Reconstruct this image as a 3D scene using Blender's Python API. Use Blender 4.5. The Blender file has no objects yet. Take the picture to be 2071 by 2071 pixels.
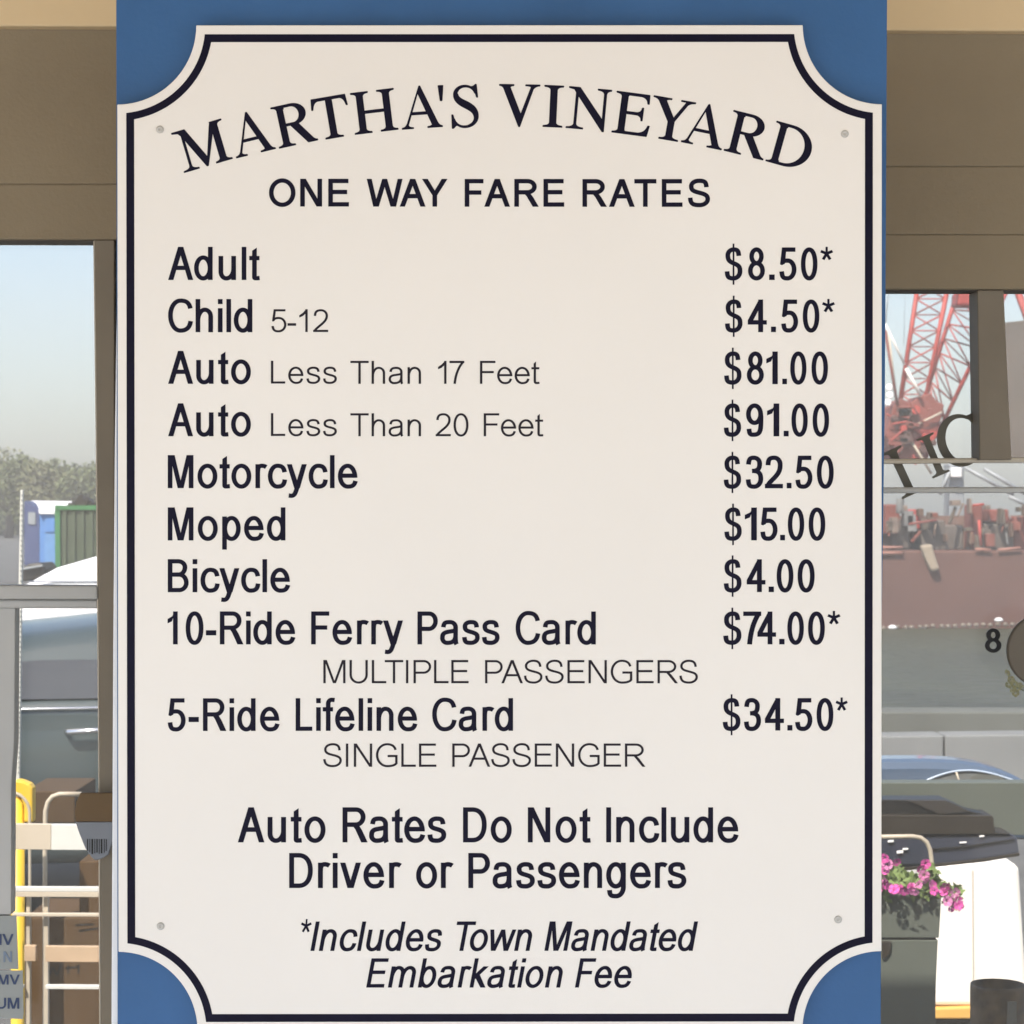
import bpy, math, random
from mathutils import Vector, Matrix
from mathutils.geometry import delaunay_2d_cdt
random.seed(7)
scn = bpy.context.scene
COL = scn.collection
rad = math.radians

# ------------------------------------------------------------------ camera, sky, sun, exposure
D0 = 1.8                       # camera to sign, metres
K0 = 0.60 / 1547.0             # metres per photograph pixel on the sign face
F = D0 / K0                    # focal length in photograph pixels
EYE = 1.60
cam = bpy.data.cameras.new("camera")
cam.sensor_width = 36.0
cam.lens = 36.0 * F / 2071.0
cam.clip_end = 3000
cam.clip_start = 0.05
camo = bpy.data.objects.new("camera", cam)
COL.objects.link(camo)
camo.location = (0, -D0, EYE)
camo.rotation_euler = (rad(90), 0, 0)
cam.dof.use_dof = True
cam.dof.focus_distance = D0
cam.dof.aperture_fstop = 42
scn.camera = camo

SUN_EL, SUN_AZ = 52.0, 207.0   # azimuth clockwise from +Y: the sun is behind the camera, a little to its left
world = bpy.data.worlds.new("World")
scn.world = world
world.use_nodes = True
wn = world.node_tree
sky = wn.nodes.new("ShaderNodeTexSky")
sky.sky_type = 'NISHITA'
sky.sun_disc = False
sky.sun_elevation = rad(SUN_EL)
sky.sun_rotation = rad(SUN_AZ)
sky.air_density = 1.0
sky.dust_density = 1.9
sky.ozone_density = 3.0
wn.links.new(sky.outputs[0], wn.nodes["Background"].inputs[0])
wn.nodes["Background"].inputs[1].default_value = 0.10
sl = bpy.data.lights.new("sun", 'SUN')
sl.energy = 3.0
sl.angle = rad(0.5)
sl.color = (1.0, 0.955, 0.89)
so = bpy.data.objects.new("sun", sl)
COL.objects.link(so)
sd = Vector((math.sin(rad(SUN_AZ)) * math.cos(rad(SUN_EL)), math.cos(rad(SUN_AZ)) * math.cos(rad(SUN_EL)), math.sin(rad(SUN_EL))))
so.rotation_euler = sd.to_track_quat('Z', 'Y').to_euler()
so.location = (-3, -6, 8)
scn.view_settings.view_transform = 'Standard'
scn.view_settings.look = 'None'
scn.view_settings.exposure = 2.13
scn.view_settings.gamma = 1.0
scn.render.film_transparent = False
scn.cycles.max_bounces = 10
scn.cycles.transparent_max_bounces = 12

# ------------------------------------------------------------------ helpers
def P(px, py, d=D0):
    """the place that lies d metres in front of the camera on the line of photograph point (px, py)"""
    return Vector(((px - 1035.5) * d / F, d - D0, EYE - (py - 1035.5) * d / F))

def lin(r, g, b):
    f = lambda c: (c / 255 / 12.92) if c / 255 <= 0.04045 else ((c / 255 + 0.055) / 1.055) ** 2.4
    return (f(r), f(g), f(b))

MATS = {}
def mat(name, col, rough=0.6, var=0.12, scale=8.0, metal=0.0, bump=0.0, bscale=120.0, spec=0.5, coat=0.0, detail=6.0, col2=None):
    if name in MATS: return MATS[name]
    m = bpy.data.materials.new(name); m.use_nodes = True
    nt = m.node_tree; b = nt.nodes["Principled BSDF"]
    tc = nt.nodes.new("ShaderNodeTexCoord")
    nz = nt.nodes.new("ShaderNodeTexNoise"); nz.inputs["Scale"].default_value = scale; nz.inputs["Detail"].default_value = detail
    nt.links.new(tc.outputs["Object"], nz.inputs["Vector"])
    rp = nt.nodes.new("ShaderNodeValToRGB")
    c0 = tuple(min(1, c * (1 - var)) for c in col); c1 = tuple(min(1, c * (1 + var)) for c in (col2 or col))
    rp.color_ramp.elements[0].position = 0.3; rp.color_ramp.elements[1].position = 0.7
    rp.color_ramp.elements[0].color = (*c0, 1); rp.color_ramp.elements[1].color = (*c1, 1)
    nt.links.new(nz.outputs["Fac"], rp.inputs[0]); nt.links.new(rp.outputs[0], b.inputs["Base Color"])
    b.inputs["Roughness"].default_value = rough; b.inputs["Metallic"].default_value = metal
    b.inputs["Specular IOR Level"].default_value = spec; b.inputs["Coat Weight"].default_value = coat
    if bump:
        n2 = nt.nodes.new("ShaderNodeTexNoise"); n2.inputs["Scale"].default_value = bscale; n2.inputs["Detail"].default_value = 4
        nt.links.new(tc.outputs["Object"], n2.inputs["Vector"])
        bp = nt.nodes.new("ShaderNodeBump"); bp.inputs["Strength"].default_value = bump; bp.inputs["Distance"].default_value = 0.002
        nt.links.new(n2.outputs["Fac"], bp.inputs["Height"]); nt.links.new(bp.outputs[0], b.inputs["Normal"])
    MATS[name] = m
    return m

def thing(name, label, cat, loc=(0, 0, 0), group=None):
    o = bpy.data.objects.new(name, None); COL.objects.link(o)
    o.location = loc; o.empty_display_size = 0.05
    o["label"] = label; o["category"] = cat
    if group: o["group"] = group
    return o

def tag(o, label=None, cat=None, group=None, kind=None):
    if label: o["label"] = label
    if cat: o["category"] = cat
    if group: o["group"] = group
    if kind: o["kind"] = kind
    return o

class MB:
    """collects geometry given in world coordinates; build() links it as ONE object"""
    def __init__(s): s.v = []; s.f = []; s.sm = []
    def poly(s, pts, smooth=False):
        n = len(s.v); s.v += [tuple(p) for p in pts]; s.f.append(tuple(range(n, n + len(pts)))); s.sm.append(smooth)
    def mesh(s, vs, fs, smooth=False):
        n = len(s.v); s.v += [tuple(p) for p in vs]
        for f in fs: s.f.append(tuple(i + n for i in f)); s.sm.append(smooth)
    def box(s, a, b, rot=None, piv=None):
        x0, y0, z0 = a; x1, y1, z1 = b
        vs = [Vector(p) for p in ((x0, y0, z0), (x1, y0, z0), (x1, y1, z0), (x0, y1, z0), (x0, y0, z1), (x1, y0, z1), (x1, y1, z1), (x0, y1, z1))]
        if rot:
            pv = Vector(piv) if piv else (Vector(a) + Vector(b)) / 2
            vs = [rot @ (v - pv) + pv for v in vs]
        s.mesh(vs, [(0, 3, 2, 1), (4, 5, 6, 7), (0, 1, 5, 4), (1, 2, 6, 5), (2, 3, 7, 6), (3, 0, 4, 7)])
        return s
    def slab(s, front, depth):
        """front: points (counter-clockwise as the camera sees them) on a plane facing -Y; extruded to +Y"""
        n = len(front); f = [Vector(p) for p in front]; bk = [p + Vector((0, depth, 0)) for p in f]
        s.mesh(f + bk, [tuple(range(n))] + [tuple(range(2 * n - 1, n - 1, -1))] + [(i, i + n, (i + 1) % n + n, (i + 1) % n) for i in range(n)])
        return s
    def tube(s, pts, r, seg=10, cap=True):
        pts = [Vector(p) for p in pts]; rs = r if isinstance(r, (list, tuple)) else [r] * len(pts)
        rings = []; up = None
        for i, p in enumerate(pts):
            t = (pts[min(i + 1, len(pts) - 1)] - pts[max(i - 1, 0)]).normalized()
            if up is None:
                up = Vector((0, 0, 1)) if abs(t.z) < 0.9 else Vector((1, 0, 0))
            a = t.cross(up).normalized(); b = a.cross(t).normalized(); up = b
            rings.append([p + (a * math.cos(2 * math.pi * k / seg) + b * math.sin(2 * math.pi * k / seg)) * rs[i] for k in range(seg)])
        vs = [v for rg in rings for v in rg]; fs = []
        for i in range(len(rings) - 1):
            for k in range(seg):
                fs.append((i * seg + k, i * seg + (k + 1) % seg, (i + 1) * seg + (k + 1) % seg, (i + 1) * seg + k))
        s.mesh(vs, fs, True)
        if cap:
            s.mesh(rings[0], [tuple(range(seg - 1, -1, -1))]); s.mesh(rings[-1], [tuple(range(seg))])
        return s
    def lathe(s, c, prof, seg=24, axis='Z', sx=1.0):
        c = Vector(c); vs = []; fs = []
        for (r, h) in prof:
            for k in range(seg):
                a = 2 * math.pi * k / seg
                o = Vector((r * math.cos(a) * sx, r * math.sin(a), h)) if axis == 'Z' else Vector((r * math.cos(a) * sx, h, r * math.sin(a)))
                vs.append(c + o)
        for i in range(len(prof) - 1):
            for k in range(seg):
                fs.append((i * seg + k, i * seg + (k + 1) % seg, (i + 1) * seg + (k + 1) % seg, (i + 1) * seg + k))
        s.mesh(vs, fs, True)
        s.poly([vs[k] for k in range(seg)]); s.poly([vs[(len(prof) - 1) * seg + k] for k in range(seg)])
        return s
    def build(s, name, m, parent=None, bevel=0.0, label=None, recalc=True):
        me = bpy.data.meshes.new(name); me.from_pydata(s.v, [], s.f)
        me.polygons.foreach_set("use_smooth", s.sm)
        if recalc:
            import bmesh
            bm = bmesh.new(); bm.from_mesh(me); bmesh.ops.remove_doubles(bm, verts=bm.verts, dist=1e-6)
            bmesh.ops.recalc_face_normals(bm, faces=bm.faces); bm.to_mesh(me); bm.free()
        me.materials.append(m)
        o = bpy.data.objects.new(name, me); COL.objects.link(o)
        if parent is not None:
            o.parent = parent
            mw = Matrix.Identity(4); q = parent
            while q is not None:
                mw = Matrix.Translation(q.location) @ mw; q = q.parent
            me.transform(mw.inverted())
        else:
            # put the origin at the base centre
            xs = [v.co.x for v in me.vertices]; ys = [v.co.y for v in me.vertices]; zs = [v.co.z for v in me.vertices]
            c = Vector(((min(xs) + max(xs)) / 2, (min(ys) + max(ys)) / 2, min(zs)))
            me.transform(Matrix.Translation(-c)); o.location = c
        if bevel:
            md = o.modifiers.new("bevel", 'BEVEL'); md.width = bevel; md.segments = 2; md.limit_method = 'ANGLE'; md.angle_limit = rad(40)
        if label: o["label"] = label
        return o

# ------------------------------------------------------------------ lettering: every glyph is drawn here
def bez(p0, p1, p2, p3, n=12):
    return [(((1 - t) ** 3) * p0[0] + 3 * t * (1 - t) ** 2 * p1[0] + 3 * t * t * (1 - t) * p2[0] + t ** 3 * p3[0],
             ((1 - t) ** 3) * p0[1] + 3 * t * (1 - t) ** 2 * p1[1] + 3 * t * t * (1 - t) * p2[1] + t ** 3 * p3[1]) for t in [i / n for i in range(1, n + 1)]]
KQ = 0.56
def pathpts(cmds, k=KQ):
    pts = [cmds[0]]
    for c in cmds[1:]:
        x0, y0 = pts[-1]
        if c[0] == 'l': pts.append((c[1], c[2]))
        elif c[0] == 'h': x, y = c[1:]; pts += bez((x0, y0), (x0 + (x - x0) * k, y0), (x, y - (y - y0) * k), (x, y))
        elif c[0] == 'v': x, y = c[1:]; pts += bez((x0, y0), (x0, y0 + (y - y0) * k), (x - (x - x0) * k, y), (x, y))
        else: pts += bez((x0, y0), (c[1], c[2]), (c[3], c[4]), (c[5], c[6]))
    return pts
def ringpts(l, r, bt, tp, a, b, k=KQ):
    cx, cy = (l + r) / 2, (bt + tp) / 2
    return pathpts([(cx, tp - b), ('h', l + a, cy), ('v', cx, bt + b), ('h', r - a, cy), ('v', cx, tp - b)], k)

def sans(ch, a, b):
    """skeleton of a grotesque sans letter: a, b = half pen width across and up; returns (strokes, polygons), cap height 716"""
    S = []; G = []; s = 2 * a
    st = lambda *c, k=KQ: S.append(pathpts(list(c), k))
    R = lambda x0, y0, x1, y1: G.append([(x0, y0), (x1, y0), (x1, y1), (x0, y1)])
    V = lambda x, y0, y1: R(x, y0, x + s, y1)
    H = lambda y, x0, x1: R(x0, y, x1, y + 2 * b)
    Dg = lambda xb, yb, xt, yt, w: G.append([(xb, yb), (xb + w, yb), (xt + w, yt), (xt, yt)])
    ring = lambda l, r, bt=-12, tp=531, k=KQ: S.append(ringpts(l, r, bt, tp, a, b, k))
    T = 716
    if ch == 'A':
        w = 1.12 * s; Dg(0, 0, 334 - w * .5, T, w); Dg(667 - w, 0, 334 - w * .5, T, w); R(140, 215, 527, 215 + 2 * b)
    elif ch == 'B':
        V(73, 0, T); st((73, T - b), ('l', 350, T - b), ('h', 592 - a, 542), ('v', 360, 382), ('l', 73, 382)); st((340, 382), ('l', 375, 382), ('h', 628 - a, 205), ('v', 380, b), ('l', 73, b))
    elif ch == 'C':
        st((640, 512), ('c', 605, 655, 510, 728 - b, 378, 728 - b), ('h', 50 + a, 365), ('v', 372, -12 + b), ('c', 520, -12 + b, 622, 85, 648, 240))
    elif ch == 'D':
        V(77, 0, T); st((77, T - b), ('l', 320, T - b), ('h', 672 - a, 362), ('v', 320, b), ('l', 77, b), k=.62)
    elif ch == 'E':
        V(79, 0, T); H(T - 2 * b, 79, 600); H(375 - b, 79, 568); H(0, 79, 614)
    elif ch == 'F':
        V(82, 0, T); H(T - 2 * b, 82, 566); H(366 - b, 82, 512)
    elif ch == 'G':
        st((655, 520), ('c', 620, 650, 530, 728 - b, 395, 728 - b), ('h', 53 + a, 362), ('v', 400, -12 + b), ('c', 530, -12 + b, 640, 45, 718 - a, 110)); V(718 - s, 92, 365); H(365 - 2 * b, 412, 718)
    elif ch == 'I': V(93, 0, T)
    elif ch == 'L': V(73, 0, T); H(0, 73, 520)
    elif ch == 'M':
        w = 1.02 * s; V(74, 0, T); V(757 - s, 0, T); Dg(416 - w * .62, 0, 74 + .45 * s, T, w); Dg(416 - w * .38, 0, 757 - .45 * s - w, T, w)
    elif ch == 'N': V(76, 0, T); V(641 - s, 0, T); Dg(641 - 1.2 * s, 0, 76, T, 1.2 * s)
    elif ch == 'O': ring(48, 733, -12, 728, .555)
    elif ch == 'P': V(77, 0, T); st((77, T - b), ('l', 390, T - b), ('h', 622 - a, 508), ('v', 380, 292 + b), ('l', 77, 292 + b))
    elif ch == 'R':
        V(79, 0, T); st((79, T - b), ('l', 420, T - b), ('h', 658 - a, 518), ('v', 410, 316 + b), ('l', 79, 316 + b)); G.append([(330, 345), (330 + 1.35 * s, 345), (460 + .9 * s, 245), (710, 0), (710 - 1.3 * s, 0), (400, 265)])
    elif ch == 'S':
        st((583 - a, 508), ('c', 574 - a, 640, 480, 728 - b, 333, 728 - b), ('h', 72 + a, 535), ('c', 72 + a, 440, 170, 405, 330, 366), ('c', 510, 322, 616 - a, 290, 616 - a, 195), ('v', 345, -12 + b), ('c', 165, -12 + b, 52 + a, 85, 45 + a, 236))
    elif ch == 'T': H(T - 2 * b, 21, 591); R(306 - a, 0, 306 + a, T)
    elif ch == 'U': st((78 + a, T), ('l', 78 + a, 265), ('v', 360, -12 + b), ('h', 641 - a, 265), ('l', 641 - a, T))
    elif ch == 'V': w = 1.12 * s; Dg(334 - w * .5, 0, 3, T, w); Dg(334 - w * .5, 0, 664 - w, T, w)
    elif ch == 'W':
        w = 1.05 * s
        Dg(249 - w * .58, 0, 11, T, w); Dg(249 - w * .42, 0, 472 - w * .5, T, w); Dg(695 - w * .58, 0, 472 - w * .5, T, w); Dg(695 - w * .42, 0, 934 - w, T, w)
    elif ch == 'Y':
        R(333 - a, 0, 333 + a, 310); G.append([(3, T), (3 + 1.25 * s, T), (333 + a, 320), (333 + a, 290), (333 - a, 290)]); G.append([(663, T), (663 - 1.25 * s, T), (333 - a, 320), (333 - a, 290), (333 + a, 290)])
    elif ch == 'a':
        st((60 + a, 372), ('c', 75 + a, 470, 150, 531 - b, 285, 531 - b), ('h', 472 - a, 372), ('l', 472 - a, 130), ('c', 472 - a, 60, 478 - a, 30, 498 - a, 0))
        st((472 - a, 322), ('c', 400, 292, 330, 288, 250, 276), ('c', 120, 258, 36 + a, 225, 36 + a, 138), ('v', 208, -12 + b), ('c', 340, -12 + b, 472 - a, 70, 472 - a, 215))
    elif ch == 'b': V(65, 0, T); ring(72, 517)
    elif ch == 'c': st((448, 345), ('c', 425, 470, 360, 531 - b, 272, 531 - b), ('h', 40 + a, 260), ('v', 270, -12 + b), ('c', 375, -12 + b, 440, 60, 453, 187))
    elif ch == 'd': V(486 - s, 0, T); ring(34, 479)
    elif ch == 'e': st((468, 158), ('c', 440, 50, 380, -12 + b, 280, -12 + b), ('h', 38 + a, 258), ('v', 277, 531 - b), ('h', 515 - a, 270 - b)); R(70, 270 - b, 515 - a * .4, 270 + b)
    elif ch == 'f': st((87 + a, 0), ('l', 87 + a, 595), ('v', 230, 728 - b), ('l', 302, 722 - b)); H(519 - 2 * b, 9, 262)
    elif ch == 'g':
        ring(33, 480); st((487 - a, 519), ('l', 487 - a, 20), ('v', 262, -213 + b), ('c', 140, -213 + b, 64 + a, -150, 54 + a, -42))
    elif ch == 'h': V(66, 0, T); st((66 + a, 250), ('v', 290, 531 - b), ('h', 489 - a, 340), ('l', 489 - a, 0))
    elif ch == 'i': V(66, 0, 519); R(66, 716 - 2.35 * b, 66 + s, T)
    elif ch == 'k': V(67, 0, T); G.append([(110, 140), (110, 285), (492 - 1.32 * s, 519), (492, 519)]); G.append([(190, 225), (265, 345), (508, 0), (508 - 1.3 * s, 0)])
    elif ch == 'l': V(64, 0, T)
    elif ch == 'm':
        V(66, 0, 519); st((66 + a, 250), ('v', 268, 531 - b), ('h', 462 - a, 350), ('l', 462 - a, 0)); st((462 - a, 250), ('v', 578, 531 - b), ('h', 769 - a, 350), ('l', 769 - a, 0))
    elif ch == 'n': V(66, 0, 519); st((66 + a, 250), ('v', 288, 531 - b), ('h', 487 - a, 340), ('l', 487 - a, 0))
    elif ch == 'o': ring(33, 518)
    elif ch == 'p': V(66, -199, 519); ring(73, 517)
    elif ch == 'r': V(66, 0, 519); st((66 + a, 240), ('c', 66 + a, 420, 120, 531 - b, 225, 531 - b), ('c', 265, 531 - b, 295, 522 - b, 330, 503 - b))
    elif ch == 's':
        st((446 - a, 370), ('c', 436 - a, 470, 350, 531 - b, 243, 531 - b), ('h', 46 + a, 396), ('c', 46 + a, 325, 120, 302, 240, 273), ('c', 385, 238, 464 - a, 215, 464 - a, 148), ('v', 252, -12 + b), ('c', 120, -12 + b, 44 + a, 50, 31 + a, 160))
    elif ch == 't':
        G.append([(87, 480), (87, 632), (87 + s, 698), (87 + s, 480)]); st((87 + a, 530), ('l', 87 + a, 125), ('c', 87 + a, 30, 130, -8 + b, 205, -8 + b), ('l', 270, -3 + b)); H(519 - 2 * b, 18, 266)
    elif ch == 'u': V(489 - s, 0, 519); st((65 + a, 519), ('l', 65 + a, 180), ('v', 255, -12 + b), ('h', 489 - a, 250))
    elif ch == 'v': w = 1.08 * s; Dg(248 - w * .58, 0, 7, 519, w); Dg(248 - w * .42, 0, 489 - w, 519, w)
    elif ch == 'w':
        w = 1.0 * s
        Dg(187 - w * .58, 0, 3, 519, w); Dg(187 - w * .42, 0, 360 - w * .5, 519, w); Dg(533 - w * .58, 0, 360 - w * .5, 519, w); Dg(533 - w * .42, 0, 717 - w, 519, w)
    elif ch == 'y':
        w = 1.08 * s; G.append([(5, 519), (5 + w, 519), (252 + .5 * w, 10), (252 - .5 * w, -15)]); G.append([(492 - w, 519), (492, 519), (256 + .55 * w, 0), (256 - .5 * w, 0)])
        st((258, 15), ('c', 225, -70, 205, -212 + b, 120, -212 + b), ('l', 52, -206 + b))
    elif ch == '0': ring(42, 507, -12, 718, .60)
    elif ch == '1': R(373 - s, 0, 373, T); G.append([(109, 455), (109, 455 + 2.1 * b), (230, 610), (373 - .65 * s, T), (373, T), (373 - .4 * s, 640), (373 - s, 572), (220, 500)])
    elif ch == '2':
        st((50 + a, 506), ('c', 55 + a, 640, 150, 718 - b, 280, 718 - b), ('h', 497 - a, 515), ('c', 497 - a, 395, 390, 320, 250, 205), ('c', 160, 130, 110, 90, 30 + 1.3 * a, b)); H(0, 30, 503)
    elif ch == '3':
        st((52 + a, 522), ('c', 65 + a, 645, 155, 718 - b, 263, 718 - b), ('h', 478 - a, 547), ('c', 478 - a, 450, 400, 382, 210, 380))
        st((210, 380), ('c', 400, 388, 510 - a, 320, 510 - a, 208), ('v', 268, -12 + b), ('c', 140, -12 + b, 58 + a, 65, 44 + a, 196))
    elif ch == '4': V(412 - s, 0, T); H(166, 13, 508); G.append([(13, 175), (13, 166 + 2 * b), (412 - .85 * s, T), (412, T), (412, 716 - 2.2 * s), (412 - s, 716 - 1.9 * s), (13 + 1.05 * s, 166 + 1.7 * b), (13 + .9 * s, 175)])
    elif ch == '5':
        H(T - 2 * b, 112, 480); G.append([(110, T), (110 + .98 * s, T), (66 + .98 * s, 360), (62 + .4 * s, 325), (58, 342)])
        st((58 + a, 352), ('c', 118, 425, 185, 474 - b, 272, 474 - b), ('h', 509 - a, 230), ('v', 265, -12 + b), ('c', 140, -12 + b, 55 + a, 60, 38 + a, 188))
    elif ch == '7': H(T - 2 * b, 47, 511); st((511 - 1.15 * a, T - 1.2 * b), ('c', 350, 540, 240, 330, 210, 0))
    elif ch == '8': ring(76, 478, 350 - b * .6, 718, .555); ring(40, 512, -12, 350 + 1.4 * b, .555)
    elif ch == '9':
        ring(42, 498, 246, 718, .555); st((507 - a, 440), ('l', 507 - a, 380), ('c', 507 - a, 110, 420, -12 + b, 245, -12 + b), ('c', 145, -12 + b, 72 + a, 50, 58 + a, 165))
        st((500 - a, 500), ('l', 507 - a, 400))
    elif ch == '$':
        st((484 - a, 530), ('c', 472 - a, 640, 390, 718 - b, 275, 718 - b), ('h', 56 + a, 545), ('c', 56 + a, 450, 150, 408, 275, 368), ('c', 430, 320, 515 - a, 285, 515 - a, 188), ('v', 275, -12 + b), ('c', 125, -12 + b, 46 + a, 70, 36 + a, 190))
        R(275 - .36 * a, -105, 275 + .36 * a, 800)
    elif ch == '.': R(90, 0, 90 + 1.15 * s, 2.5 * b)
    elif ch == '-': R(31, 196, 300, 196 + 2.4 * b)
    elif ch == '*':
        for an, r, w in ((90, 150, .46), (19, 165, .62), (161, 165, .62), (-54, 160, .6), (-126, 160, .6)):
            c, n = math.cos(rad(an)), math.sin(rad(an)); S.append([(195, 580), (195 + c * r, 580 + n * r)])
            S[-1] = [('W', w)] + S[-1]
    return S, G

ADV = dict(A=667, B=667, C=722, D=722, E=667, F=611, G=778, I=278, L=556, M=833, N=722, O=778, P=667, R=722, S=667, T=611, U=722, W=944, Y=667,
           a=556, b=556, c=500, d=556, e=556, f=278, g=556, h=556, i=222, k=500, l=222, m=833, n=556, o=556, p=556, r=333, s=500, t=278, u=556, v=500, w=722, y=500)
for c_ in '0123456789$': ADV[c_] = 556
ADV['.'] = 278; ADV['-'] = 333; ADV['*'] = 389
KERN = {'Ad': -25, 'Au': -15, 'AT': -74, 'TE': 0, 'AY': -74, 'WA': -60, 'FA': -56, 'LT': -74, 'PA': -74, 'To': -110, 'Fe': -20, 'Pa': -10, 'AS': 0, '11': -74, 'ry': 0, 'rk': 0, 'RA': 0, '17': -40, '10': 0}

def stroke_quads(pts, hx, hy):
    n = len(pts); L = []; Rr = []
    closed = n > 8 and math.hypot(pts[0][0] - pts[-1][0], pts[0][1] - pts[-1][1]) < 1e-6
    for i in range(n):
        x0, y0 = pts[max(i - 1, 0)]; x1, y1 = pts[min(i + 1, n - 1)]
        if closed and i in (0, n - 1): x0, y0 = pts[-2]; x1, y1 = pts[1]
        tx, ty = x1 - x0, y1 - y0; l = math.hypot(tx, ty) or 1
        nx, ny = -ty / l, tx / l
        q = math.sqrt((hx * nx) ** 2 + (hy * ny) ** 2)
        ox, oy = hx * hx * nx / q, hy * hy * ny / q
        L.append((pts[i][0] + ox, pts[i][1] + oy)); Rr.append((pts[i][0] - ox, pts[i][1] - oy))
    return [[L[i], L[i + 1], Rr[i + 1], Rr[i]] for i in range(n - 1)]

def union(polys):
    """overlapping polygons -> one clean triangulated sheet"""
    vs = []; fs = []; flat = []
    for p in polys:
        flat += [[p[0], p[1], p[2]], [p[0], p[2], p[3]]] if len(p) == 4 else [p]
    for p in flat:
        ar = sum(p[i][0] * p[(i + 1) % len(p)][1] - p[(i + 1) % len(p)][0] * p[i][1] for i in range(len(p)))
        if abs(ar) < 1e-7: continue
        if ar < 0: p = p[::-1]
        n = len(vs); vs += [Vector((x, y)) for x, y in p]; fs.append(list(range(n, n + len(p))))
    ov, oe, of, a_, b_, src = delaunay_2d_cdt(vs, [], fs, 0, 1e-5, False)
    bb = [(min(x for x, y in p), max(x for x, y in p), min(y for x, y in p), max(y for x, y in p), p) for p in flat]
    def inside(x, y):
        for a0, a1, b0, b1, p in bb:
            if a0 <= x <= a1 and b0 <= y <= b1:
                c = False; j = len(p) - 1
                for i in range(len(p)):
                    if (p[i][1] > y) != (p[j][1] > y) and x < (p[j][0] - p[i][0]) * (y - p[i][1]) / (p[j][1] - p[i][1]) + p[i][0]: c = not c
                    j = i
                if c: return True
        return False
    return [(v[0], v[1]) for v in ov], [tuple(f) for f in of if inside(sum(ov[i][0] for i in f) / len(f), sum(ov[i][1] for i in f) / len(f))]

GC = {}
def sans_glyph(ch, hx, hy, sx):
    """triangles in cap-height units (cap = 1); x extents already compressed by sx, pen widths kept"""
    key = (ch, hx, hy, sx)
    if key not in GC:
        S, G = sans(ch, hx * 716 / sx, hy * 716)
        polys = []
        for p in S:
            w = 1.0
            if p[0][0] == 'W': w = p[0][1]; p = p[1:]
            polys += stroke_quads([(x * sx / 716, y / 716) for x, y in p], hx * w, hy * w)
        for g in G: polys.append([(x * sx / 716, y / 716) for x, y in g])
        GC[key] = union(polys)
    return GC[key]

def raised(mb, vs, fs, fn, h):
    """fn maps glyph (x, y) to the point on the surface; h = how far the ink stands proud (towards -Y)"""
    if not fs: return
    top = [fn(x, y) - Vector((0, h, 0)) for x, y in vs]; bot = [fn(x, y) for x, y in vs]
    n = len(vs); ec = {}
    for f in fs:
        for i in range(len(f)):
            e = (f[i], f[(i + 1) % len(f)]); k = (min(e), max(e)); ec.setdefault(k, []).append(e)
    side = [(e[0][0], e[0][0] + n, e[0][1] + n, e[0][1]) for e in ec.values() if len(e) == 1]
    mb.mesh(top + bot, [tuple(f) for f in fs] + side)

def word(mb, text, x0, x1, base, cap, hx, hy, sx, slant=0.0, base1=None, d=D0, h=0.0003, off=0.0, sx_fit=False):
    """sets one word so that its ink runs from x0 to x1 (photograph pixels on the sign)"""
    sxs = [sx * (1.07 if c.islower() else .98 if c.isupper() else 1) if sx < .9 else sx for c in text]
    gl = [sans_glyph(c, hx, hy, q_) for c, q_ in zip(text, sxs)]
    if slant: gl = [([(x + y * slant, y) for x, y in vs], fs) for vs, fs in gl]
    pos = [0.0]
    for i, c in enumerate(text[:-1]): pos.append(pos[-1] + (ADV[c] + KERN.get(text[i:i + 2], 0)) * sxs[i] / 716)
    lo = min(v[0] for v in gl[0][0]); hi = max(v[0] for v in gl[-1][0]) + pos[-1]
    want = (x1 - x0) / cap
    if len(text) > 1: tr = (want - (hi - lo)) / (len(text) - 1); st = 1.0
    else: tr = 0.0; st = want / (hi - lo)
    if sx_fit: st = want / (hi - lo); tr = 0.0
    b1 = base if base1 is None else base1
    for i, (vs, fs) in enumerate(gl):
        def fn(x, y, i=i):
            px = x0 + ((x + pos[i] - lo) * st + tr * i) * cap
            py = base + (b1 - base) * (px - x0) / max(1, (x1 - x0)) - y * cap
            return P(px, py, d) - Vector((0, off, 0))
        raised(mb, vs, fs, fn, h)

# Roman capitals for the arched title, cap height 662
def qb(p0, p1, p2, n=8):
    return [((1 - t) ** 2 * p0[0] + 2 * t * (1 - t) * p1[0] + t * t * p2[0], (1 - t) ** 2 * p0[1] + 2 * t * (1 - t) * p1[1] + t * t * p2[1]) for t in [i / n for i in range(n + 1)]]
def serif(xl, xr, sl, sr, y, dr, hgt=70, th=20):
    return [(xl, y), (xr, y), (xr, y + dr * th * .7)] + qb((xr, y + dr * th), (sr + 6, y + dr * (th + 4)), (sr, y + dr * hgt), 6) + qb((sl, y + dr * hgt), (sl - 6, y + dr * (th + 4)), (xl, y + dr * th), 6) + [(xl, y + dr * th * .7)]
def band(o, i):
    return [[o[k], o[k + 1], i[k + 1], i[k]] for k in range(len(o) - 1)]
def arc(cx, cy, rx, ry, a0, a1, n=22):
    return [(cx + rx * math.cos(rad(a0 + (a1 - a0) * k / n)), cy + ry * math.sin(rad(a0 + (a1 - a0) * k / n))) for k in range(n + 1)]
def vstroke(pts, ws):
    n = len(pts); out = []
    L = []; Rr = []
    for i in range(n):
        x0, y0 = pts[max(i - 1, 0)]; x1, y1 = pts[min(i + 1, n - 1)]; l = math.hypot(x1 - x0, y1 - y0) or 1
        nx, ny = -(y1 - y0) / l, (x1 - x0) / l; w = ws[i] / 2
        L.append((pts[i][0] + nx * w, pts[i][1] + ny * w)); Rr.append((pts[i][0] - nx * w, pts[i][1] - ny * w))
    return band(L, Rr)
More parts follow.
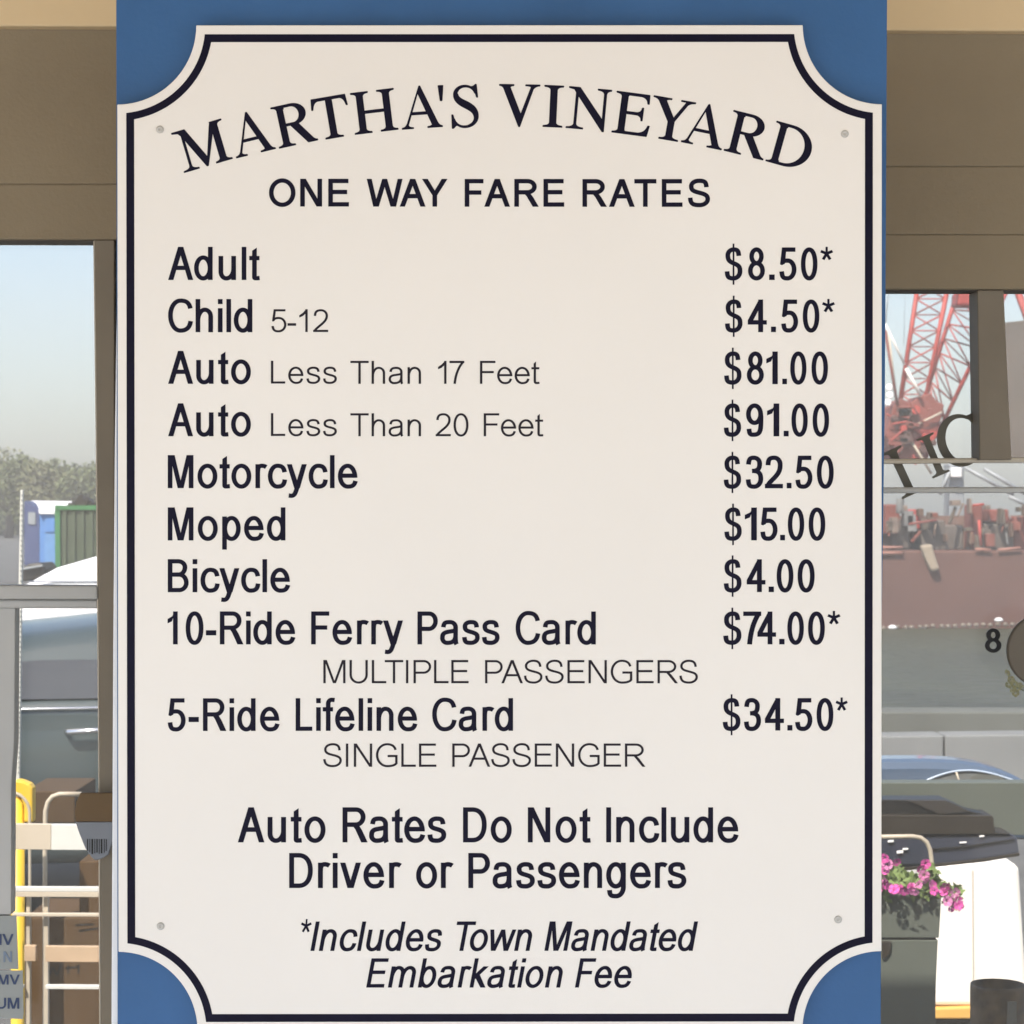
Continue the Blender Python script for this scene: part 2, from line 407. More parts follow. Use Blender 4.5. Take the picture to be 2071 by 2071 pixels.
def roman(ch):
    G = []; g = G.append; T = 662
    def stem(x, w=102): g([(x, 10), (x + w, 10), (x + w, T - 10), (x, T - 10)])
    if ch == 'I': stem(116); g(serif(18, 315, 116, 218, 0, 1)); g(serif(18, 315, 116, 218, T, -1))
    elif ch == 'H':
        for x, l, r in ((104, 19, 292), (516, 430, 702)): stem(x); g(serif(l, r, x, x + 102, 0, 1)); g(serif(l, r, x, x + 102, T, -1))
        g([(190, 314), (530, 314), (530, 356), (190, 356)])
    elif ch == 'T':
        stem(254); g(serif(160, 452, 254, 356, 0, 1)); g([(30, 620), (580, 620), (580, T), (30, T)])
        for m in (0, 1):
            f = (lambda x: 610 - x) if m else (lambda x: x)
            g([(f(30), T), (f(14), 488), (f(36), 488)] + [(f(x), y) for x, y in qb((40, 500), (60, 618), (150, 624))] + [(f(150), T)])
    elif ch == 'E':
        stem(103); g(serif(12, 290, 103, 205, 0, 1)); g(serif(12, 290, 103, 205, T, -1))
        g([(190, 622), (546, 622), (546, T), (190, T)]); g([(440, T), (546, T), (553, 516), (527, 516)] + qb((522, 540), (505, 618), (400, 624)))
        g([(190, 322), (440, 322), (440, 362), (190, 362)]); g([(474, 238), (474, 446), (450, 446)] + qb((445, 420), (435, 366), (360, 360), 5) + qb((360, 324), (435, 318), (447, 264), 5) + [(450, 238)])
        g([(190, 0), (560, 0), (560, 40), (190, 40)]); g([(400, 0), (572, 0), (600, 172), (572, 172)] + qb((560, 140), (520, 44), (400, 38)))
    elif ch == 'M':
        g([(150, 15), (186, 15), (186, 640), (150, 640)]); g(serif(32, 298, 150, 186, 0, 1, 80))
        g([(12, T), (232, T), (470, 150), (446, 0), (424, 0), (160, 560), (110, 625), (12, 643)])
        g([(424, 0), (450, 0), (690, 540), (690, 650), (662, 650), (640, 600)]); stem(668, 106)
        g(serif(586, 864, 668, 774, 0, 1)); g([(655, T), (864, T), (864, 646)] + qb((864, 643), (785, 640), (772, 590), 6) + [(672, 590)])
    elif ch == 'N':
        g([(134, 15), (172, 15), (172, 600), (134, 600)]); g(serif(14, 292, 134, 172, 0, 1, 80))
        g([(12, T), (192, T), (632, 128), (632, -14), (606, -14), (150, 555), (100, 625), (12, 643)])
        g([(592, 20), (632, 20), (632, 640), (592, 640)]); g(serif(482, 708, 592, 632, T, -1, 80))
    elif ch == 'A':
        g([(335, 640), (346, 676), (366, 676), (655, 15), (545, 15), (318, 560)]); g([(346, 676), (346, 560), (322, 570), (128, 60), (112, 12), (74, 12), (98, 60)])
        g([(165, 218), (470, 218), (455, 258), (180, 258)])
        g([(15, 0), (213, 0), (213, 15)] + qb((213, 19), (120, 20), (128, 75), 6) + [(98, 70)] + qb((98, 70), (78, 24), (15, 19), 6))
        g([(451, 0), (706, 0), (706, 15)] + qb((706, 19), (650, 24), (625, 85), 6) + [(516, 85)] + qb((525, 60), (535, 22), (451, 19), 6))
    elif ch == 'V':
        g([(68, 645), (188, 645), (390, 165), (368, -12), (348, -12)]); g([(556, 645), (606, 645), (368, -12), (352, 50), (372, 165)])
        g([(16, T), (262, T), (262, 647)] + qb((262, 643), (180, 640), (200, 580), 6) + [(94, 590)] + qb((94, 590), (70, 640), (16, 643), 6))
        g([(454, T), (698, T), (698, 647)] + qb((698, 643), (620, 640), (584, 585), 6) + [(535, 585)] + qb((545, 610), (560, 642), (454, 643), 6))
    elif ch == 'Y':
        stem_ = [(312, 10), (414, 10), (414, 310), (312, 300)]; g(stem_); g(serif(208, 519, 312, 414, 0, 1))
        g([(90, 645), (218, 645), (400, 345), (414, 300), (312, 290)]); g([(560, 645), (612, 645), (414, 305), (370, 320), (385, 350)])
        g([(22, T), (318, T), (318, 647)] + qb((318, 643), (225, 640), (232, 600), 6) + [(120, 600)] + qb((120, 600), (80, 642), (22, 643), 6))
        g([(470, T), (703, T), (703, 647)] + qb((703, 643), (630, 638), (590, 600), 6) + [(540, 600)] + qb((545, 625), (555, 643), (470, 643), 6))
    elif ch == 'R':
        stem(102); g(serif(17, 294, 102, 204, 0, 1)); g([(17, T), (220, T), (220, 600), (102, 590)] + qb((102, 590), (95, 640), (17, 643), 6))
        g([(190, 624), (345, 624), (345, T), (190, T)]); g([(190, 322), (335, 322), (335, 358), (190, 358)])
        G.extend(band(arc(340, 492, 220, 170, 90, -90), arc(330, 491, 120, 133, 90, -90)))
        g([(270, 330), (395, 350), (585, 75)] + qb((585, 75), (615, 25), (662, 19), 5) + [(662, 0), (505, 0)])
    elif ch == 'D':
        stem(102); g([(16, T), (220, T), (220, 600), (102, 590)] + qb((102, 590), (95, 640), (16, 643), 6)); g([(16, 0), (220, 0), (220, 62), (102, 72)] + qb((102, 72), (95, 22), (16, 19), 6))
        g([(190, 624), (300, 624), (300, T), (190, T)]); g([(190, 0), (300, 0), (300, 38), (190, 38)])
        G.extend(band(arc(300, 331, 386, 331, 90, -90, 30), arc(285, 331, 288, 293, 90, -90, 30)))
    elif ch == 'C':
        G.extend(vstroke(arc(350, 331, 275, 325, 55, 310, 34), [30 + 78 * max(0, math.sin(rad((k / 34.0) * 180))) ** 1.5 for k in range(35)]))
        g([(590, 676), (600, 450), (575, 450)] + qb((565, 480), (530, 590), (480, 600)) + [(500, 630), (570, 640)])
    elif ch == "'": g([(48, 676), (134, 676), (108, 432), (74, 432)])
    elif ch == 'S':
        pts = pathpts([(432, 540), ('c', 410, 610, 350, 655, 268, 655), ('h', 118, 535), ('c', 118, 440, 200, 400, 280, 355), ('c', 370, 305, 432, 255, 432, 160), ('v', 245, 6), ('c', 160, 6, 95, 60, 72, 140)], .56)
        n = len(pts); ws = []
        for i in range(n):
            t = i / (n - 1); ws.append(26 + 84 * math.exp(-((t - .5) / .21) ** 2) * 1.0)
        G.extend(vstroke(pts, ws))
        g([(436, 678), (456, 678), (470, 470), (448, 470)] + qb((440, 500), (420, 600), (350, 640)) + [(400, 650)])
        g([(42, -14), (66, -14), (110, 30), (160, 25), (90, 90), (64, 205), (42, 205)])
    # the ink spreads a little beyond the drawn outline
    e = 5.5
    for pl in list(G):
        n = len(pl)
        for i in range(n):
            (xa, ya), (xb, yb) = pl[i], pl[(i + 1) % n]; l = math.hypot(xb - xa, yb - ya)
            if l < 12: continue
            nx, ny = -(yb - ya) / l * e, (xb - xa) / l * e
            G.append([(xa + nx, ya + ny), (xb + nx, yb + ny), (xb - nx, yb - ny), (xa - nx, ya - ny)])
    return G
RC = {}
def roman_at(mb, ch, px, py, rot, scale, sx=1.0, anchor=0.0, d=D0, h=0.0003, off=0.0):
    """anchor: glyph x that sits on the point (px, py); rot in degrees, counter-clockwise"""
    if ch not in RC: RC[ch] = union([[(x / 662, y / 662) for x, y in p] for p in roman(ch)])
    vs, fs = RC[ch]; c, s = math.cos(rad(rot)), math.sin(rad(rot))
    def fn(x, y):
        x = (x * 662 - anchor) * scale * sx; y = y * 662 * scale
        return P(px + x * c - y * s, py - (x * s + y * c), d) - Vector((0, off, 0))
    raised(mb, vs, fs, fn, h)
# ------------------------------------------------------------------ materials
PANEL = mat("panel_face", (0.820, 0.778, 0.715), 0.36, 0.022, 3.2, spec=0.3, bump=0.03, bscale=300)
PANEL_S = mat("screw_paint", (0.50, 0.48, 0.44), 0.5, 0.1, 200)
INK = mat("navy_ink", (0.0045, 0.0032, 0.016), 0.5, 0.15, 40, spec=0.12)
INKL = mat("grey_ink", (0.022, 0.017, 0.023), 0.5, 0.12, 60, spec=0.12)
BLUE = mat("blue_paint", (0.033, 0.110, 0.262), 0.45, 0.12, 7, spec=0.3, bump=0.12, bscale=220)
WHITE = mat("white_board", (0.90, 0.90, 0.89), 0.5, 0.04, 20)
WALL = mat("brown_wall", (0.235, 0.187, 0.118), 0.75, 0.085, 5, bump=0.25, bscale=260, detail=8)
FRAME = mat("bronze_frame", (0.180, 0.148, 0.103), 0.6, 0.08, 18, bump=0.1)
TAN = mat("tan_fascia", (0.69, 0.53, 0.31), 0.7, 0.09, 2.2, bump=0.2, bscale=60)
RAIL = mat("grey_rail", (0.45, 0.445, 0.42), 0.5, 0.05, 10)
SHADE_ROOF = mat("shade_roof_paint", (0.40, 0.27, 0.13), 0.8, 0.05, 2)  # paint of the added roof, warm to tint the light below it
CONC = mat("concrete_paving", (0.36, 0.35, 0.335), 0.9, 0.12, 1.3, bump=0.5, bscale=60)
CONCL = mat("concrete_joint", (0.15, 0.14, 0.12), 0.9, 0.1, 4)
KERB = mat("kerb_stone", (0.115, 0.120, 0.105), 0.85, 0.12, 3)
GREY = mat("grey_slate_paint", (0.105, 0.120, 0.100), 0.6, 0.06, 12, bump=0.1)
DARK = mat("black_plastic", (0.008, 0.007, 0.006), 0.45, 0.2, 15)
DARK2 = mat("dark_brown_metal", (0.026, 0.020, 0.013), 0.5, 0.15, 15)
SLATC = mat("slat_cream", (0.60, 0.53, 0.42), 0.6, 0.05, 6)
SLATW = mat("slat_white", (0.72, 0.72, 0.68), 0.6, 0.04, 6)
CREAM = mat("cream_paint", (0.88, 0.84, 0.76), 0.5, 0.03, 6)
ORANGE = mat("orange_band", (0.75, 0.42, 0.10), 0.5, 0.08, 10)
YELLOW = mat("safety_yellow", (0.85, 0.56, 0.05), 0.45, 0.06, 12)
RED = mat("crane_red", (0.40, 0.050, 0.035), 0.55, 0.15, 2)
REDD = mat("oxide_red", (0.20, 0.050, 0.036), 0.7, 0.2, 1.0)
HULL = mat("barge_hull", (0.115, 0.052, 0.038), 0.8, 0.18, 0.35, bump=0.2)
STEEL = mat("grey_steel", (0.30, 0.32, 0.33), 0.5, 0.15, 3, metal=0.2)
BEIGE = mat("beige_pipe", (0.52, 0.46, 0.36), 0.5, 0.08, 10)
LEAF = mat("leaf_green", (0.115, 0.135, 0.055), 0.7, 0.35, 0.9)
LEAF2 = mat("leaf_olive", (0.150, 0.155, 0.075), 0.7, 0.35, 0.9)
BARK = mat("bark", (0.10, 0.075, 0.05), 0.9, 0.3, 6)
CARD = mat("cardboard", (0.082, 0.043, 0.012), 0.85, 0.09, 14, bump=0.15)
TAGB = mat("tag_brown", (0.15, 0.095, 0.045), .8, .08, 10)
CARD2 = mat("cardboard_dark", (0.070, 0.040, 0.015), 0.85, 0.1, 14, bump=0.15)
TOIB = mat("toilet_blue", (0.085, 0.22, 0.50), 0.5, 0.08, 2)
TOI_SHADED = mat("toilet_blue_shaded", (0.060, 0.080, 0.180), 0.5, 0.08, 2)  # toilet blue darkened for the side turned from the light
GREEN = mat("container_green", (0.045, 0.175, 0.060), 0.55, 0.15, 1.5)
GREEN_SHADED = mat("container_green_shaded", (0.065, 0.085, 0.045), 0.6, 0.15, 1.5)  # container green with the shade of its front put into the colour
CARG = mat("car_grey_paint", (0.052, 0.070, 0.072), 0.35, 0.04, 2, coat=0.6)
CARW = mat("car_white_paint", (0.90, 0.90, 0.90), 0.5, 0.02, 2, coat=0.1)
CARB = mat("car_blue_paint", (0.085, 0.125, 0.19), 0.28, 0.04, 2, coat=0.6)
CARN = mat("navy_gloss", (0.040, 0.047, 0.072), 0.22, 0.25, 5, coat=0.7)
CARGL = mat("car_glass", (0.05, 0.055, 0.06), 0.08, 0.1, 3, spec=0.8)
CHROME = mat("chrome", (0.75, 0.76, 0.78), 0.18, 0.03, 5, metal=1.0)
TYRE = mat("tyre_rubber", (0.02, 0.02, 0.02), 0.85, 0.15, 20)
PINK = mat("petunia_pink", (0.62, 0.085, 0.36), 0.7, 0.3, 40)
PINKL = mat("petunia_pale", (0.75, 0.26, 0.52), 0.7, 0.2, 40)
YELF = mat("yellow_petal", (0.60, 0.50, 0.10), 0.7, 0.25, 40)
PLEAF = mat("planter_leaf", (0.16, 0.23, 0.07), 0.7, 0.3, 30)
LABELM = mat("label_grey", (0.30, 0.315, 0.30), 0.6, 0.04, 20)
NAVYT = mat("label_navy", (0.018, 0.040, 0.110), 0.5, 0.1, 30)
GOLDT = mat("olive_letter", (0.095, 0.083, 0.055), 0.5, 0.1, 20)
BLACKT = mat("black_numeral", (0.012, 0.012, 0.012), 0.5, 0.1, 20)
MARKER = mat("marker_ink", (0.008, 0.006, 0.004), 0.6, 0.1, 20)
PEACH = mat("peach_wood", (0.55, 0.40, 0.26), 0.6, 0.14, 20)
GAUGE = mat("gauge_white", (0.62, 0.63, 0.58), 0.5, 0.05, 30)

def glass_mat():
    m = bpy.data.materials.new("window_glass"); m.use_nodes = True; nt = m.node_tree
    for n in list(nt.nodes):
        if n.type != 'OUTPUT_MATERIAL': nt.nodes.remove(n)
    out = [n for n in nt.nodes if n.type == 'OUTPUT_MATERIAL'][0]
    tr = nt.nodes.new("ShaderNodeBsdfTransparent"); tr.inputs[0].default_value = (0.725, 0.712, 0.695, 1)
    gl = nt.nodes.new("ShaderNodeBsdfGlossy"); gl.inputs["Roughness"].default_value = 0.02
    fr = nt.nodes.new("ShaderNodeFresnel"); fr.inputs[0].default_value = 1.22
    df = nt.nodes.new("ShaderNodeBsdfDiffuse"); df.inputs[0].default_value = (0.78, 0.74, 0.64, 1)  # pale diffuse film mixed in to imitate glare on the glass
    tc = nt.nodes.new("ShaderNodeTexCoord"); nz = nt.nodes.new("ShaderNodeTexNoise"); nz.inputs["Scale"].default_value = 6; nz.inputs["Detail"].default_value = 8
    nt.links.new(tc.outputs["Object"], nz.inputs[0])
    mr = nt.nodes.new("ShaderNodeMapRange"); mr.inputs[3].default_value = 0.030; mr.inputs[4].default_value = 0.060
    nt.links.new(nz.outputs[0], mr.inputs[0])
    m1 = nt.nodes.new("ShaderNodeMixShader"); m2 = nt.nodes.new("ShaderNodeMixShader")
    nt.links.new(mr.outputs[0], m1.inputs[0]); nt.links.new(tr.outputs[0], m1.inputs[1]); nt.links.new(df.outputs[0], m1.inputs[2])
    nt.links.new(fr.outputs[0], m2.inputs[0]); nt.links.new(m1.outputs[0], m2.inputs[1]); nt.links.new(gl.outputs[0], m2.inputs[2])
    nt.links.new(m2.outputs[0], out.inputs[0])
    return m
GLASS = glass_mat()

def water_mat():
    m = mat("harbour_water", (0.045, 0.050, 0.026), 0.5, 0.25, 0.25)
    nt = m.node_tree; b = nt.nodes["Principled BSDF"]
    wv = nt.nodes.new("ShaderNodeTexNoise"); wv.inputs["Scale"].default_value = 1.6; wv.inputs["Detail"].default_value = 5
    tc = nt.nodes.new("ShaderNodeTexCoord"); nt.links.new(tc.outputs["Object"], wv.inputs[0])
    bp = nt.nodes.new("ShaderNodeBump"); bp.inputs["Distance"].default_value = 0.5; bp.inputs["Strength"].default_value = 0.6
    nt.links.new(wv.outputs[0], bp.inputs["Height"]); nt.links.new(bp.outputs[0], b.inputs["Normal"])
    return m
WATER = water_mat()

# ------------------------------------------------------------------ the setting: ground, water, quay
g = MB()
QX, QY = 1.2, 15.1                      # the quay corner: harbour water lies right of and beyond it
for (x0, y0, x1, y1) in ((-900, -900, 900, QY), (-900, QY, QX, 1500)):
    g.mesh([(x0, y0, 0), (x1, y0, 0), (x1, y1, 0), (x0, y1, 0)], [(0, 1, 2, 3)])
tag(g.build("ground", CONC, recalc=False), kind="structure")
w_ = MB(); w_.mesh([(QX, QY, -2.0), (900, QY, -2.0), (900, 1500, -2.0), (QX, 1500, -2.0)], [(0, 1, 2, 3)])
tag(w_.build("water", WATER, recalc=False), kind="structure")
q = MB(); q.box((QX - .3, QY - 0.4, 0.004), (60, QY, 0.16)); q.box((QX, QY - .05, -3), (60, QY - 0.003, 0)); q.box((QX - .3, QY, 0.004), (QX, 200, .16)); q.box((QX - .05, QY, -3), (QX - .003, 200, 0))
tag(q.build("quay_wall", KERB, bevel=0.01), kind="structure")
ASPH = mat("asphalt", (0.105, 0.105, 0.100), 0.9, 0.2, 2.5, bump=0.4, bscale=80)
jn = MB()
for (x0, y0, x1, y1) in ((-900, 2.4, 60, QY - .42), (-900, QY - .42, QX - .32, 400)):
    jn.mesh([(x0, y0, .004), (x1, y0, .004), (x1, y1, .004), (x0, y1, .004)], [(0, 1, 2, 3)])
tag(jn.build("car_park", ASPH, recalc=False), kind="structure")

# ------------------------------------------------------------------ the fare sign
sign = thing("fare_sign", "tall cream ferry fare board with scooped corners and navy lettering on a blue backboard", "sign", (0, 0.03, EYE - 0.55))
TL, TR, BR, BL = (236.7, 51.0), (1783.8, 50.5), (1782.8, 2084.0), (239.6, 2085.5)
WW, HH = 1547.0, 2034.0
def sp(u, v, d=D0):
    """point of the panel, u to the right and v down, in sign pixels from its upper left corner"""
    s_, t_ = u / WW, v / HH
    x = (TL[0] * (1 - s_) + TR[0] * s_) * (1 - t_) + (BL[0] * (1 - s_) + BR[0] * s_) * t_
    y = (TL[1] * (1 - s_) + TR[1] * s_) * (1 - t_) + (BL[1] * (1 - s_) + BR[1] * s_) * t_
    return P(x, y, d)
def scooped(inset, r, n=24):
    """outline inset by a margin, its corners scooped by circles of radius r about the panel's own corners"""
    pts = []
    k = math.sqrt(r * r - inset * inset); a0 = math.degrees(math.asin(inset / r))
    for cx, cy, st_ in ((0, 0, 0), (WW, 0, 90), (WW, HH, 180), (0, HH, 270)):
        arcp = []
        for i in range(n + 1):
            a = rad(st_ + 90 - a0 - (90 - 2 * a0) * i / n)
            arcp.append((cx + r * math.cos(a), cy + r * math.sin(a)))
        pts += arcp
    return pts
out = scooped(0.0, 160.0)
panel = MB(); panel.slab([sp(u, v) for u, v in out], 0.0160)
panel_o = panel.build("panel", PANEL, sign, bevel=0.0006)
o1, o2 = scooped(18.5, 178.5), scooped(34.3, 193.3)
bl = MB(); n_ = len(o1)
vs2 = [(u, v) for u, v in o1 + o2]
tri = []
for i in range(n_):
    j = (i + 1) % n_; tri += [(i, j, j + n_), (i, j + n_, i + n_)]
raised(bl, vs2, tri, lambda x, y: sp(x, y), 0.0003)
bl.build("border_line", INK, panel_o, label="thin navy line that follows the scooped edge")
def QS(name, pts, d, thick, m, parent=None, bevel=0.0, **kw):
    b = MB(); b.slab([P(x, y, d) for x, y in pts], thick); return b.build(name, m, parent, bevel, **kw)
QS("backboard", [(234.6, -90), (1795, -90), (1790, 800), (1782.6, 1300), (1781.4, 2250), (237.6, 2250)], D0 + 0.0165, 0.017, BLUE, sign, 0.0008)
QS("mounting_board", [(240, -60), (1700, -60), (1700, 2230), (224.5, 2230), (225.3, 2000), (228.6, 1300), (231.8, 900), (236.5, 560)], D0 + 0.0340, 0.018, WHITE, sign, 0.001, label="white board edge showing along the left side")
for (x, y) in ((323.6, 262), (1708.4, 271), (325, 1873), (1695, 1859.6)):
    s_ = MB(); c = P(x, y)
    s_.lathe(c, [(0.0030, 0.0), (0.0030, -0.0006), (0.0024, -0.0012), (0.0009, -0.0013), (0.0007, -0.0006)], 20, 'Y')
    s_.build("screw", PANEL_S, panel_o)

BX, BY, BS = 0.070, 0.0645, 0.83       # half pen across and up, compression of the bold lines
def line(label, words, m=INK, **kw):
    b = MB()
    for wd in words: word(b, *wd[:5], *(wd[5] if len(wd) > 5 else (BX, BY, BS)), **kw)
    return b.build("lettering", m, panel_o, label=label, recalc=False)
T_ = MB()
for ch, x, y, rt, anc, sx in (
        ('M', 372.6, 349.4, 16.4, 32, .97), ('A', 478.2, 319.8, 13.6, 15, .935), ('R', 564.9, 300.2, 12.3, 17, .98), ('T', 658.9, 281.8, 9.7, 160, 1.0),
        ('H', 718.2, 272.2, 6.9, 19, 1.02), ('A', 813.4, 261.9, 4.0, 15, .94), ("'", 889.5, 258.6, 2.6, 48, 0.95), ('S', 914.5, 258.2, 2.2, 42, 1.0),
        ('V', 1008.6, 254.2, -1.0, 16, .955), ('I', 1097.7, 256.0, -2.6, 18, 1.04), ('N', 1144.3, 258.2, -5.2, 14, .98), ('E', 1236.9, 267.2, -7.5, 12, 1.0),
        ('Y', 1331.6, 279.8, -9.8, 208, 1.0), ('A', 1377.5, 286.8, -11.6, 15, .95), ('R', 1463.8, 304.2, -14.0, 17, 1.0), ('D', 1548.4, 325.4, -15.6, 16, .985)):
    roman_at(T_, ch, x, y, rt, 0.1265, sx, anc)
T_.build("lettering", INK, panel_o, label="arched title in navy Roman capitals", recalc=False)
CB = (0.083, 0.078, 1.0)
line("navy capitals reading ONE WAY FARE RATES", [("ONE", 544.1, 705.8, 417.7, 56.0, CB), ("WAY", 741.9, 905.1, 417.9, 56.0, CB), ("FARE", 939.9, 1141, 418.1, 56.0, CB), ("RATES", 1178, 1435.9, 418.3, 56.0, CB)])
LT = (0.052, 0.047, 1.0)
LC = (0.0505, 0.047, 1.0)
line("bold row name Adult", [("Adult", 340.1, 525.6, 566.3, 67)])
line("bold row name Child", [("Child", 340.1, 510.4, 671.9, 67)])
line("thin age range 5-12", [("5-12", 549, 663.7, 671.5, 46, LT)], INKL)
for i, (bs, num, nx0, nx1, fx0, fx1) in enumerate(((776.3, "17", 885.9, 939.1, 970.7, 1091.3), (882.3, "20", 881.1, 947.4, 978.3, 1098.9))):
    line("bold row name Auto", [("Auto", 340.1, 507.4, bs, 66.6)])
    line("thin note Less Than %s Feet" % num, [("Less", 548, 681.3, bs - .5, 46.2, LT), ("Than", 708.7, 851.5, bs, 46.4, LT), (num, nx0, nx1, bs, 46.4, LT), ("Feet", fx0, fx1, bs, 46.4, LT)], INKL)
line("bold row name Motorcycle", [("Motorcycle", 339.4, 723.5, 987.3, 66.8)])
line("bold row name Moped", [("Moped", 339.4, 577.3, 1093.0, 66.8)])
line("bold row name Bicycle", [("Bicycle", 339.4, 586.9, 1197.7, 66.8)])
line("bold row name 10-Ride Ferry Pass Card", [("10-Ride", 339, 597.4, 1303.2, 66.6), ("Ferry", 629.3, 815, 1303.2, 66.6), ("Pass", 844.3, 1010.4, 1303.3, 66.6), ("Card", 1042.8, 1205, 1303.3, 66.6)])
line("thin capitals MULTIPLE PASSENGERS", [("MULTIPLE", 654, 947.8, 1381.8, 46.9, LC), ("PASSENGERS", 981, 1411.4, 1381.9, 46.9, LC)], INKL)
line("bold row name 5-Ride Lifeline Card", [("5-Ride", 339.4, 565.5, 1478.3, 66.0), ("Lifeline", 598, 844.2, 1478.1, 66.0), ("Card", 874.1, 1037.6, 1478, 66.0)])
line("thin capitals SINGLE PASSENGER", [("SINGLE", 653.8, 882.5, 1550.8, 47, LC), ("PASSENGER", 914.7, 1305.3, 1550.7, 47, LC)], INKL)
line("bold line Auto Rates Do Not Include", [("Auto", 481, 658.4, 1703.6, 70.8), ("Rates", 692.8, 902.5, 1703.6, 70.8), ("Do", 936.5, 1035, 1703.6, 70.8), ("Not", 1067.5, 1194.7, 1703.6, 70.8), ("Include", 1226, 1493.7, 1703.6, 70.8)])
line("bold line Driver or Passengers", [("Driver", 584.9, 812.7, 1795.9, 70.7), ("or", 841.5, 917.5, 1795.9, 70.7), ("Passengers", 947.2, 1388, 1795.9, 70.7)])
BI = (0.067, 0.060, 0.83)
line("bold slanted line *Includes Town Mandated", [("Includes", 627.8, 893.8, 1923.1, 59.4, BI), ("Town", 923.4, 1076.3, 1923.0, 59.4, BI), ("Mandated", 1100.9, 1411.8, 1922.9, 59.4, BI)], slant=.185)
line("slanted asterisk before the note", [("*", 608.5, 630.5, 1926, 66.0, BI)], slant=.1)
line("bold slanted line Embarkation Fee", [("Embarkation", 740.6, 1138.2, 1997.2, 59, BI), ("Fee", 1162.8, 1277.8, 1997.1, 59, BI)], slant=.185)
PR = [("price $8.50 with asterisk", 566.3, 65.8, "$8.50*", [(1465.7, 1501.3), (1512.9, 1546.9), (1555.5, 1566.7), (1576.2, 1610.7), (1619.8, 1653.2), (1658.7, 1684.9)]),
      ("price $4.50 with asterisk", 671.7, 65.8, "$4.50*", [(1466.2, 1501.6), (1512.4, 1550.7), (1559.3, 1569.2), (1580, 1614), (1623.6, 1657), (1662.3, 1688.5)]),
      ("price $81.00", 777.0, 66, "$81.00", [(1464.5, 1499.6), (1510.4, 1544.7), (1549.8, 1572.9), (1582.2, 1591.5), (1598.2, 1630.9), (1641.3, 1674.4)]),
      ("price $91.00", 882.5, 66.4, "$91.00", [(1464, 1498.8), (1508.8, 1543.8), (1551.3, 1576), (1585, 1594.9), (1600.7, 1633.5), (1643.5, 1676.6)]),
      ("price $32.50", 987.6, 66, "$32.50", [(1463.7, 1498.8), (1508.3, 1543.5), (1546.9, 1583.3), (1591.1, 1600.7), (1608.7, 1643), (1652.1, 1686)]),
      ("price $15.00", 1092.8, 66.3, "$15.00", [(1465, 1500), (1506.3, 1530.6), (1537.8, 1572.5), (1577.8, 1587.5), (1593.3, 1626.4), (1635.5, 1669)]),
      ("price $4.00", 1197.4, 66.3, "$4.00", [(1463.8, 1499.6), (1510.3, 1548), (1554.5, 1565), (1570.8, 1604.5), (1613.2, 1647.5)]),
      ("price $74.00 with asterisk", 1303.2, 66.4, "$74.00*", [(1462.8, 1499.4), (1503.2, 1539.5), (1531.9, 1569.4), (1575.9, 1586.6), (1592.4, 1625.7), (1634.2, 1668.1), (1673.2, 1699.8)]),
      ("price $34.50 with asterisk", 1477.4, 65.5, "$34.50*", [(1461.8, 1497.4), (1504.6, 1539), (1547, 1585.4), (1592.4, 1602.5), (1608, 1642.9), (1651.6, 1685.3), (1689.7, 1714.6)])]
for lb, bs, cap, txt, ext in PR:
    b = MB()
    for c, (a0, a1) in zip(txt, ext): word(b, c, a0, a1, bs, cap, 0.0715, 0.067, 0.80 if c != '1' else .83)
    b.build("lettering", INK, panel_o, label=lb, recalc=False)

# ------------------------------------------------------------------ the glazed building front behind the sign
DW = 2.15
bld = thing("glazed_building", "brown ticket building front with tan fascia and large harbour windows behind the sign", "building", (0, DW - D0, 0))
QS("fascia", [(-1500, -900), (3400, -900), (3400, 70), (2071, 62.8), (0, 52.5), (-1500, 45)], DW - 0.018, 0.06, TAN, bld, 0.002)
QS("wall_panel", [(-1500, -120), (3400, -120), (3400, 339), (1780, 336), (205, 372), (-1500, 371)], DW - 0.0034, 0.06, WALL, bld, 0.0015)
QS("wall_panel", [(-1500, 371), (205, 372), (1780, 336), (3400, 339), (3400, 475), (1780, 474), (205, 484.5), (-1500, 480)], DW - 0.002, 0.05, WALL, bld, 0.0015)
QS("wall_panel", [(1600, 474), (1780, 474), (3400, 475), (3400, 586), (1600, 584.5)], DW - 0.0006, 0.05, WALL, bld, 0.0015)
QS("wall_panel", [(240, 485), (1640, 475.6), (1640, 2440), (244, 2440)], DW, 0.05, WALL, bld)
QS("wall_panel", [(-1500, 2440), (3400, 2440), (3400, 4490), (-1500, 4490)], DW, 0.05, WALL, bld, label="low wall under the windows")
QS("sill", [(-1500, 2405), (3400, 2405), (3400, 2438), (-1500, 2438)], DW - 0.05, 0.12, FRAME, bld, 0.002)
roof = MB(); roof.box((-5.5, -3.3, 2.42), (5.5, 0.72, 2.60)); shade_roof_o = roof.build("roof", SHADE_ROOF, bld, 0.01)  # unseen roof, added to keep the sun off the sign
for xx in (-5.2, 5.2):
    c_ = MB(); c_.box((xx - .08, -3.1, 0), (xx + .08, -2.94, 2.42)); c_.build("shade_roof_post", FRAME, bld, 0.004)  # posts under the added roof
for xx in (-5.5, 5.44):
    side = MB(); side.box((xx, 0.41, 0.0), (xx + .06, 0.72, 2.42)); side.build("end_wall", WALL, bld)
